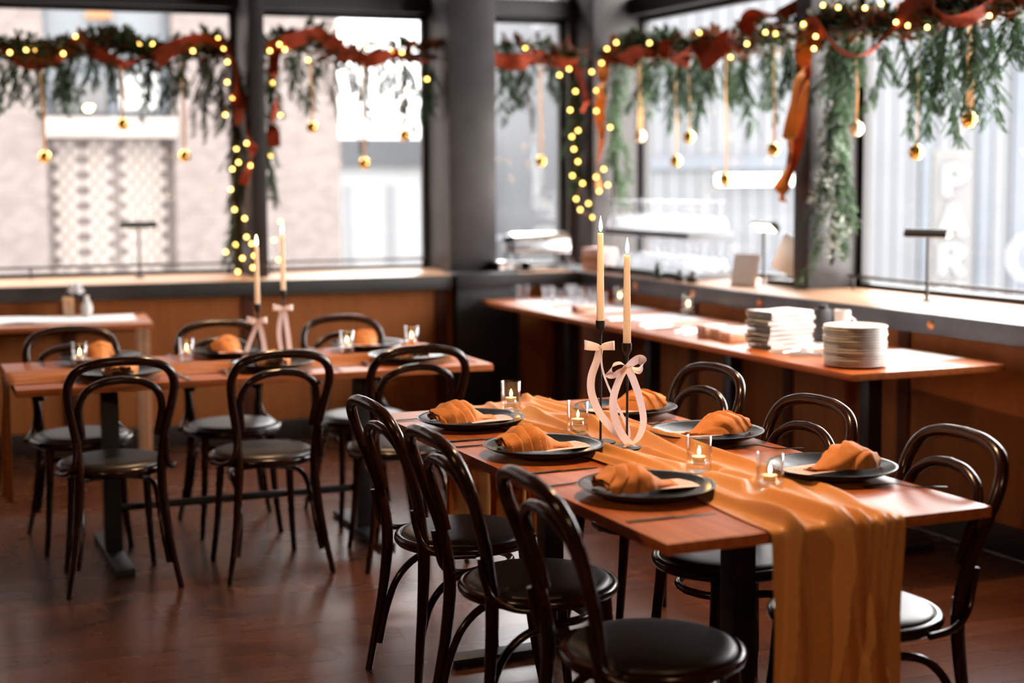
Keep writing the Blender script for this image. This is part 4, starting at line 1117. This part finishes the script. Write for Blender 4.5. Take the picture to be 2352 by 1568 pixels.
# ---- gold baubles
BALL = [MB().lathe([(0.036 * sin(k * pi / 16), -0.036 * cos(k * pi / 16)) for k in range(17)], 28).mesh('ball', M[k2], 80) for k2 in ('gold', 'goldmatte')]
CAP = MB().lathe([(0, 0.034), (0.008, 0.034), (0.008, 0.042), (0.003, 0.044), (0, 0.044)], 12).mesh('cap', M['brass'], 40)
def bauble(fr, off, s, z, top, label, matte=0, rib=M['peach'], w=0.013):
    t = thing('bauble', label, 'ornament', fr(s, off, z), 0, 'gold baubles under the garlands')
    put('ball', BALL[matte], t); put('cap', CAP, t)
    mb = MB(); h = top - z
    ribbon_strip(mb, [(0, 0, 0.042), (0.004, 0.002, 0.042 + (h - 0.042) * 0.35), (-0.004, 0.002, 0.042 + (h - 0.042) * 0.7), (0, 0, h)], w, 0.2, 0.9, (1, -0.3, 0), 6)
    mb.build('ribbon', rib, t, 60)
for (s, z, lab, m_) in ((0.271, 1.665, 'low gold bauble on a ribbon, leftmost in the left window', 0), (0.712, 1.854, 'gold bauble hanging high in the middle of the left window', 0),
                    (1.062, 1.67, 'gold bauble on a ribbon left of the left window post', 0), (1.829, 1.842, 'gold bauble in the middle window just right of the post', 0),
                    (2.15, 1.623, 'lowest gold bauble in the middle window', 0), (2.41, 1.797, 'small gold bauble in the middle window near the column', 0),
                    (3.31, 1.634, 'gold bauble in the narrow window right of the column', 0)):
    bauble(PL, 0.40, s, z, 2.24, lab, m_)
for (s, z, lab, m_) in ((3.675, 1.78, 'pale matte gold bauble beside the corner post', 1), (3.093, 1.76, 'higher gold bauble in the window left of the right-hand post', 0),
                    (3.24, 1.623, 'lower gold bauble in the window left of the right-hand post', 0), (2.233, 1.674, 'gold bauble just left of the right-hand post', 0),
                    (2.699, 1.515, 'lowest gold bauble beside the long tube light outside', 0), (1.53, 1.76, 'pale matte gold bauble beside the frosted garland drop', 1),
                    (0.733, 1.776, 'gold bauble on a wide peach ribbon in the far right window', 0), (1.081, 1.639, 'mirror gold bauble on a thin ribbon above the right counter lamp', 0)):
    bauble(PR, 0.35, s, z, 2.22, lab, m_, w=0.034 if s in (0.733, 3.675) else 0.010 if s != 1.081 else 0.003)

# ================================================================== COUNTER OBJECTS
def bar_lamp(label, loc, rz, lit=False, tilt=0.0):
    t = thing('counter_lamp', label, 'lamp', loc, rz, 'slim counter lamps')
    MB().lathe([(0, 0), (0.030, 0), (0.030, 0.006), (0.012, 0.012), (0.008, 0.03), (0, 0.03)], 24).build('base', M['lamp'], t, 50)
    MB().tube([(0, 0, 0.02), (0, 0, 0.305)], 0.008, 10).build('stem', M['lamp'], t)
    pr = [(-0.038, 0.0), (-0.036, 0.018), (-0.018, 0.036), (0.018, 0.036), (0.036, 0.018), (0.038, 0.0)]
    mx = Matrix.Translation((0, 0, 0.300)) @ Matrix.Rotation(tilt, 4, 'X')
    mb = MB()
    n = len(pr)
    vs = [(-0.105, y, z) for y, z in pr] + [(0.105, y, z) for y, z in pr]
    fs = [tuple(range(n)), tuple(range(n, 2 * n))] + [(k, k + 1, n + k + 1, n + k) for k in range(n - 1)]
    mb.add(vs, fs, mx)
    sh = mb.build('shade', M['lamp'], t, 30)
    MB().box(-0.098, 0.098, -0.026, 0.026, -0.004, 0.003, m=mx).build('diffuser', M['lampglow'] if lit else M['china'], sh, 0)
    return t
bar_lamp('slim dark bar lamp on the left window counter', PL(0.79, 0.45, ZC + 0.0005), aL)
bar_lamp('slim bronze bar lamp on the right counter, unlit', PR(1.05, 0.40, ZC + 0.0005), RZR + 0.45)
bar_lamp('glowing bar lamp on the counter among the glassware', PR(2.39, 0.40, ZC + 0.0005), RZR - 0.1, True, -0.75)
def rail(label, o, rz, x0, x1, y, posts):
    t = thing('counter_rail', label, 'rail', o, rz, 'thin counter rails')
    MB().tube([(x0, y, 1.018), (x1, y, 1.018)], 0.008, 10).build('rod', M['lamp'], t)
    for x in posts:
        MB().tube([(x, y, ZC), (x, y, 1.012)], 0.007, 8).build('rail_post', M['lamp'], t)
rail('thin metal rail along the left window counter', oL, aL, -3.2, 1.40, 0.60, (-2.4, -1.2, 0.178, 1.34))
rail('thin metal rail along the middle window counter', oL, aL, 1.56, 2.62, 0.60, (1.6, 2.58))
rail('thin bronze rail along the right window counter', oR, RZR, -1.84, 0.88, 0.55, (-1.80, -0.5, 0.8))

# glass racks with upturned wine glasses
wg = [(0, 0.205), (0.034, 0.205), (0.034, 0.202), (0.006, 0.196), (0.004, 0.185), (0.004, 0.125), (0.010, 0.115), (0.030, 0.100), (0.041, 0.072), (0.042, 0.045), (0.036, 0.004), (0.0352, 0.0), (0.0345, 0.004), (0.0405, 0.045), (0.0395, 0.072), (0.028, 0.099), (0, 0.112)]
WG = MB().lathe(wg, 20).mesh('wine_glass', M['cglass'], 60)
for lev, (zr, n0, n1) in enumerate(((ZC + 0.0005, 11, 3), (ZC + 0.232, 10, 3))):
    rk = thing('glass_rack', ('lower' if lev == 0 else 'upper') + ' white glass rack of upturned wine glasses on the counter', 'rack', PR(3.26, 0.16, zr), RZR)
    x0, x1, y0, y1 = -0.50, 0.50, -0.02, 0.30
    for (a, b, c, d) in ((x0, x1, y0, y0 + 0.008), (x0, x1, y1 - 0.008, y1), (x0, x0 + 0.008, y0, y1), (x1 - 0.008, x1, y0, y1)):
        MB().box(a, b, c, d, 0, 0.035).build('side', M['rack'], rk, 0)
    MB().box(x0, x1, y0, y1, 0, 0.006).build('tray', M['rack'], rk, 0)
    for i in range(n0):
        for j in range(n1):
            p = PR(3.26, 0.16, zr + 0.0065) + Matrix.Rotation(RZR, 3, 'Z') @ V(x0 + 0.05 + i * (0.90 / (n0 - 1)), y0 + 0.055 + j * 0.098, 0)
            tag(put('wine_glass', WG, None, p), 'upturned wine glass in the ' + ('lower' if lev == 0 else 'upper') + ' rack, ' + ('front', 'middle', 'back')[j] + ' row, ' + ORD[i] + ' from the left', 'wine glass',
                'upturned wine glasses in the ' + ('lower' if lev == 0 else 'upper') + ' rack')
# chafing dish and carton at the corner
def chafer(label, s, off, z, rz):
    t = thing('chafing_dish', label, 'chafing dish', PL(s, off, z), rz)
    for x in (-0.17, 0.17):
        for y in (-0.10, 0.10):
            MB().tube([(x, y, 0), (x, y, 0.14)], 0.008, 8).build('leg', M['dark'], t)
    MB().box(-0.19, 0.19, -0.12, 0.12, 0.02, 0.035, b=0.003).build('shelf', M['dark'], t, 30)
    MB().box(-0.19, 0.19, -0.12, 0.12, 0.10, 0.155, b=0.012).build('pan', M['silver'], t, 30)
    def lid(a, b):
        an = b * pi
        return (-0.185 + 0.37 * a, -0.118 * cos(an), 0.158 + 0.075 * sin(an))
    MB().grid(6, 20, lid, th=0.002).build('lid', M['silver'], t, 50)
    MB().tube([(-0.05, -0.115, 0.19), (-0.03, -0.15, 0.195), (0.03, -0.15, 0.195), (0.05, -0.115, 0.19)], 0.006, 8).build('handle', M['dark'], t)
chafer('silver chafing dish with rounded lid on the corner counter', 3.26, 0.36, ZC + 0.0005, aL)
ct = thing('tray_stand', 'dark two-level tray stand beside the silver chafing dish', 'stand', PL(3.02, 0.18, ZC + 0.0005), aL)
MB().box(-0.11, 0.11, -0.08, 0.08, 0.055, 0.065, b=0.003).build('shelf', M['silver'], ct, 30)
MB().box(-0.13, 0.13, -0.09, 0.09, 0.0, 0.01, b=0.003).build('tray', M['dark'], ct, 30)
for x in (-0.1, 0.1):
    MB().box(x - 0.006, x + 0.006, -0.08, 0.08, 0.008, 0.06).build('upright', M['dark'], ct, 0)
cb = thing('carton', 'beige open carton on the counter beside the corner post', 'box', PR(3.83, 0.15, ZC + 0.0005), RZR + 0.2)
MB().box(-0.09, 0.09, -0.07, 0.07, 0, 0.14, b=0.004).build('body', M['card'], cb, 30)
MB().box(-0.085, 0.085, -0.08, -0.071, 0.05, 0.09).build('label_strip', M['kraft'], cb, 0)
ez = thing('menu_easel', 'white tilted menu board on a wooden easel on the counter', 'menu board', PR(2.30, 0.20, ZC + 0.0005), RZR + 0.5)
mx = Matrix.Rotation(-0.32, 4, 'X')
MB().box(-0.07, 0.07, -0.004, 0.004, 0.005, 0.165, b=0.002, m=mx).build('board', M['paper'], ez, 30)
MB().box(-0.075, 0.075, 0.005, 0.016, 0.0, 0.175, b=0.002, m=mx).build('back', M['kraft'], ez, 30)
MB().tube([(0, 0.05, 0.14), (0, 0.11, 0.0)], 0.007, 8).build('prop', M['kraft'], ez)
ps = thing('price_board', 'large blank white sheet propped up beside the right-hand post', 'sign', PR(2.21, 0.40, ZC + 0.0005), RZR + 0.1)
mx = Matrix.Rotation(-0.30, 4, 'X') @ Matrix.Rotation(0.25, 4, 'Y')
MB().box(-0.15, 0.15, -0.004, 0.004, 0.06, 0.26, b=0.002, m=mx).build('sheet', M['paper'], ps, 30)
MB().box(-0.10, 0.10, -0.03, 0.05, 0.0, 0.03, b=0.004).build('stand', M['dark'], ps, 30)
for k, (s, off, r_, h_, lab) in enumerate(((3.86, 0.40, 0.03, 0.10, 'small dark bottle beside the carton'), (2.98, 0.08, 0.026, 0.085, 'squat dark green bottle in front of the glass racks'),
                                     (2.72, 0.07, 0.03, 0.055, 'low dark jar in front of the glass racks'), (2.62, 0.09, 0.034, 0.05, 'low brown jar beside the menu easel'))):
    b = thing('bottle', lab, 'bottle', PR(s, off, ZC + 0.0005))
    MB().lathe([(0, 0), (r_, 0), (r_, h_ * 0.6), (r_ * 0.45, h_ * 0.8), (r_ * 0.4, h_), (0, h_)], 18).build('body', M['bottle'] if k < 2 else M['dark'], b, 50)
    MB().lathe([(0, h_), (r_ * 0.46, h_), (r_ * 0.46, h_ + 0.012), (0, h_ + 0.012)], 14).build('cap', M['dark'], b, 50)

# ================================================================== BUFFET TABLE THINGS
PM = MB().box(-0.15, 0.15, -0.21, 0.21, 0, 0.0012).mesh('placemat', M['paper'], 0)
for k, (l, s, da, lab) in enumerate(((0.42, 0.50, 0.06, 'white paper sheet on the buffet beside the plate stack'), (0.98, 0.50, -0.05, 'white paper sheet under the napkin stack'),
                                     (1.62, 0.46, 0.05, 'white paper sheet under the small kraft boxes'), (2.45, 0.40, -0.04, 'white paper sheet in the middle of the buffet'),
                                     (3.05, 0.42, 0.05, 'white paper sheet near the tumblers'), (3.65, 0.38, -0.03, 'white paper sheet at the far end of the buffet'))):
    o = put('paper_sheet', PM, None, Bw(l, s, T + 0.0004), aB + pi / 2 + da)
    o.scale = (1.25, 1.05, 1)
    tag(o, lab, 'paper', 'white paper sheets on the buffet')
SP = MB().lathe([(0, 0), (0.075, 0), (0.082, 0.003), (0.116, 0.0085), (0.1225, 0.0112), (0.1215, 0.0150), (0.115, 0.0135), (0.082, 0.0065), (0, 0.0050)], 40).mesh('plate', M['china'], 60)
for k in range(15):
    p = Bw(0.215 + 0.002 * sin(k * 2.1), 0.165 + 0.002 * cos(k * 1.7), T + 0.0004 + k * 0.0104)
    lab = 'topmost cream plate of the tall stack on the buffet' if k == 14 else 'cream round plate, ' + ORD[14 - k] + ' from the top of the tall stack on the buffet'
    o = tag(put('plate', SP, None, p), lab, 'plate', 'stacked cream plates on the buffet')
def napstack():
    rd = random.Random(8)
    for k in range(8):
        def fn(a, b, k=k):
            x = -0.115 + 0.23 * a; y = (b * 2 - 1)
            an = b * 2 * pi
            hh = 0.0098
            yy = 0.085 * cos(an); zz = hh * sin(an)
            yy = max(-0.085, min(0.085, yy * 1.25)); zz = max(-hh, min(hh, zz * 1.5))
            return (x, yy, hh + zz * (0.9 + 0.1 * sin(a * 7 + k)) + 0.0012 * (1 + sin(a * 9 + b * 4 + k)))
        o = MB().grid(20, 28, fn).build('folded_napkin', M['cloth'], None, 60, Bw(0.915 + rd.uniform(-.006, .006), 0.25 + rd.uniform(-.008, .008), T + 0.0018 + k * 0.0202), aB + 0.10 + rd.uniform(-.05, .05))
        tag(o, 'topmost folded white napkin of the stack beside the plates' if k == 7 else 'folded white cloth napkin, ' + ORD[7 - k] + ' from the top of the stack beside the plates', 'napkin', 'stacked white napkins on the buffet')
napstack()
for (l, s, lab) in ((2.50, 0.66, 'glass votive glowing at the back of the buffet'), (3.20, 0.58, 'glass votive among the tumblers at the far end of the buffet')):
    votive(Bw(l, s, T + 0.0018), lab)
tb = [(0, 0), (0.033, 0), (0.036, 0.09), (0.0345, 0.09), (0.0318, 0.006), (0, 0.006)]
TB = MB().lathe(tb, 22).mesh('tumbler', M['cglass'], 60)
tps = [Bw(l, s, T + 0.0018) for l, s in ((3.90, 0.24), (3.78, 0.36), (3.62, 0.30), (3.70, 0.50), (3.50, 0.44), (3.42, 0.26), (3.56, 0.58), (3.30, 0.40), (3.10, 0.40), (3.84, 0.55))]
tps.sort(key=lambda p: p.x / p.y)
for k, p in enumerate(tps):
    tag(put('tumbler', TB, None, p), 'clear glass tumbler at the far end of the buffet, ' + ORD[k] + ' from the left', 'tumbler', 'clear tumblers on the buffet')
for k, (l, s, w, h, lab) in enumerate(((1.47, 0.215, 0.06, 0.05, 'larger kraft box on the buffet front'), (1.36, 0.21, 0.04, 0.045, 'narrow kraft box between two others'), (1.24, 0.20, 0.045, 0.04, 'small kraft box nearest the napkin stack'), (2.95, 0.22, 0.06, 0.035, 'low kraft box near the tumblers'))):
    kb = thing('kraft_box', lab, 'box', Bw(l, s, T + 0.0018), aB + 0.1, 'kraft boxes on the buffet')
    MB().box(-w, w, -0.035, 0.035, 0, h, b=0.002).build('body', M['kraft'], kb, 30)
    MB().box(-w - 0.001, w + 0.001, -0.036, 0.036, h - 0.014, h + 0.002, b=0.002).build('lid', M['card'], kb, 30)
spoon = MB()
spoon.tube([(-0.09, 0, 0.003), (0.0, 0, 0.004), (0.045, 0, 0.003)], [0.004, 0.0028, 0.003], 8)
spoon.lathe([(0, 0.001), (0.010, 0.001), (0.018, 0.004), (0.0185, 0.0055), (0.010, 0.003), (0, 0.0025)], 18, Matrix.Translation((0.062, 0, 0)), 1.35, 1.0)
SPN = spoon.mesh('spoon', M['silver'], 60)
rd = random.Random(4)
for k in range(14):
    l = (0.55, 0.62, 0.68, 0.74, 0.58, 0.66, 0.72, 1.60, 1.72, 1.85, 1.95, 2.10, 2.25, 2.40)[k]
    o = put('spoon', SPN, None, Bw(l, 0.17 + 0.05 * rd.random(), T + 0.0018), aB + rd.uniform(-0.7, 0.7))
    tag(o, 'silver spoon between plate stack and napkin stack, ' + ORD[k] + ' laid' if k < 7 else 'silver spoon on the buffet front, ' + ORD[k - 7] + ' beyond the napkin stack', 'spoon',
        'silver spoons beside the plates' if k < 7 else 'silver spoons along the buffet front')
dk = thing('condiment_jar', 'dark square jar behind the napkin stack', 'jar', Bw(1.03, 0.56, T + 0.0018), aB)
MB().box(-0.03, 0.03, -0.03, 0.03, 0, 0.145, b=0.006).build('body', M['dark'], dk, 30)
MB().lathe([(0, 0.145), (0.022, 0.145), (0.022, 0.165), (0, 0.165)], 18).build('lid', M['dark'], dk, 40)
cu = thing('cup', 'small white cup behind the napkin stack', 'cup', Bw(0.90, 0.58, T + 0.0018))
MB().lathe([(0, 0), (0.028, 0), (0.036, 0.15), (0.034, 0.15), (0.026, 0.008), (0, 0.008)], 22).build('body', M['china'], cu, 50)
hd = MB().tube([(0.032, 0, 0.12), (0.055, 0, 0.105), (0.052, 0, 0.06), (0.030, 0, 0.045)], 0.005, 8).build('handle', M['china'], cu)

# ================================================================== SIDE TABLE THINGS
def onside(x, y, z=ZS): return V(-2.60, 7.56, 0) + Matrix.Rotation(radians(17.5), 3, 'Z') @ V(x, y, z)
def sidecloth(a, b):
    x = -0.74 + 1.44 * a; y = 0.16 + 0.36 * b
    return tuple(onside(x, y, ZS + 0.003 + 0.010 * max(0, sin(y * 40 + 2.5 * sin(x * 5)) * (0.5 + 0.5 * sin(x * 7 + 1)))))
tag(MB().grid(80, 24, sidecloth, th=0.0012).build('table_runner', M['cloth'], None, 60), 'crumpled pale cloth runner lying on the side table', 'table runner', 'satin table runners')
vs_ = thing('flower_vase', 'amber glass tumbler with white blossoms on the side table', 'vase', onside(0.36, 0.56, ZS + 0.001))
MB().lathe([(0, 0), (0.034, 0), (0.036, 0.13), (0.034, 0.13), (0.032, 0.006), (0, 0.006)], 24).build('glass', M['vglass'], vs_, 50)
MB().lathe([(0, 0.007), (0.0305, 0.007), (0.0335, 0.10), (0, 0.10)], 20).build('amber_wax', M['peach'], vs_, 50)
pet = MB()
rd = random.Random(6)
for k in range(16):
    az = rd.uniform(0, 6.28); el = rd.uniform(-0.6, 1.2)
    d = V(cos(az) * cos(el), sin(az) * cos(el), sin(el)); sd_ = d.orthogonal().normalized(); p = V(0.045, 0, 0.145)
    pet.grid(5, 5, lambda a, b: tuple(p + d * (0.05 * a) + sd_ * (0.030 * (b * 2 - 1) * sin(pi * min(1, a + 0.15)) ) + d.cross(sd_) * 0.008 * sin(pi * b)), th=0.0008)
pet.build('blossom', M['flower'], vs_, 60)
bv = thing('bud_vase', 'small white bud vase beside the amber tumbler on the side table', 'vase', onside(0.455, 0.50, ZS + 0.001))
MB().lathe([(0, 0), (0.020, 0), (0.031, 0.03), (0.030, 0.06), (0.014, 0.09), (0.012, 0.11), (0.016, 0.115), (0.010, 0.11), (0, 0.10)], 24).build('body', M['china'], bv, 60)
MB().tube([(0, 0, 0.10), (0.004, 0, 0.15)], 0.002, 6).build('stem', M['cedar'], bv)

# ================================================================== PENDANT FILL LAMPS (unseen, added to brighten the room from above and behind)
for (x, y, z, lab, pw, cone) in ((-0.9, 6.3, 2.52, 'added black dome fill pendant over the far table', 62, 96), (0.45, 4.05, 2.22, 'added black dome fill pendant over the foreground table', 55, 96),
                           (0.85, 5.7, 2.40, 'added black dome fill pendant beside the buffet tables', 70, 74),
                           (-2.2, 1.2, 2.45, 'added black dome fill pendant behind the camera on the left', 35, 0), (1.6, -0.6, 2.45, 'added black dome fill pendant behind the camera on the right', 50, 0)):
    p = thing('fill_pendant', lab, 'lamp', (x, y, z), 0, 'added pendant fill lamps')
    MB().lathe([(0.02, 0.16), (0.05, 0.15), (0.12, 0.09), (0.16, 0.0), (0.157, 0.0), (0.117, 0.087), (0.048, 0.145), (0.02, 0.155)], 28).build('lamp_shade', M['shade'], p, 60)
    MB().tube([(0, 0, 0.15), (0, 0, ZT - z)], 0.004, 6).build('cord', M['wire'], p)
    MB().lathe([(0.028 * sin(k * pi / 8), 0.06 - 0.032 * cos(k * pi / 8)) for k in range(9)], 16).build('lamp_bulb', M['pbulb'], p, 80)
    ld = bpy.data.lights.new('fill_pendant_light', 'SPOT' if cone else 'POINT'); ld.energy = pw
    if cone: ld.spot_size = radians(cone); ld.spot_blend = 0.45
    ld.color = (1.0, 0.62, 0.34); ld.shadow_soft_size = 0.05
    lo = bpy.data.objects.new('fill_pendant_light', ld); col.objects.link(lo); lo.parent = p; lo.location = (0, 0, 0.0)
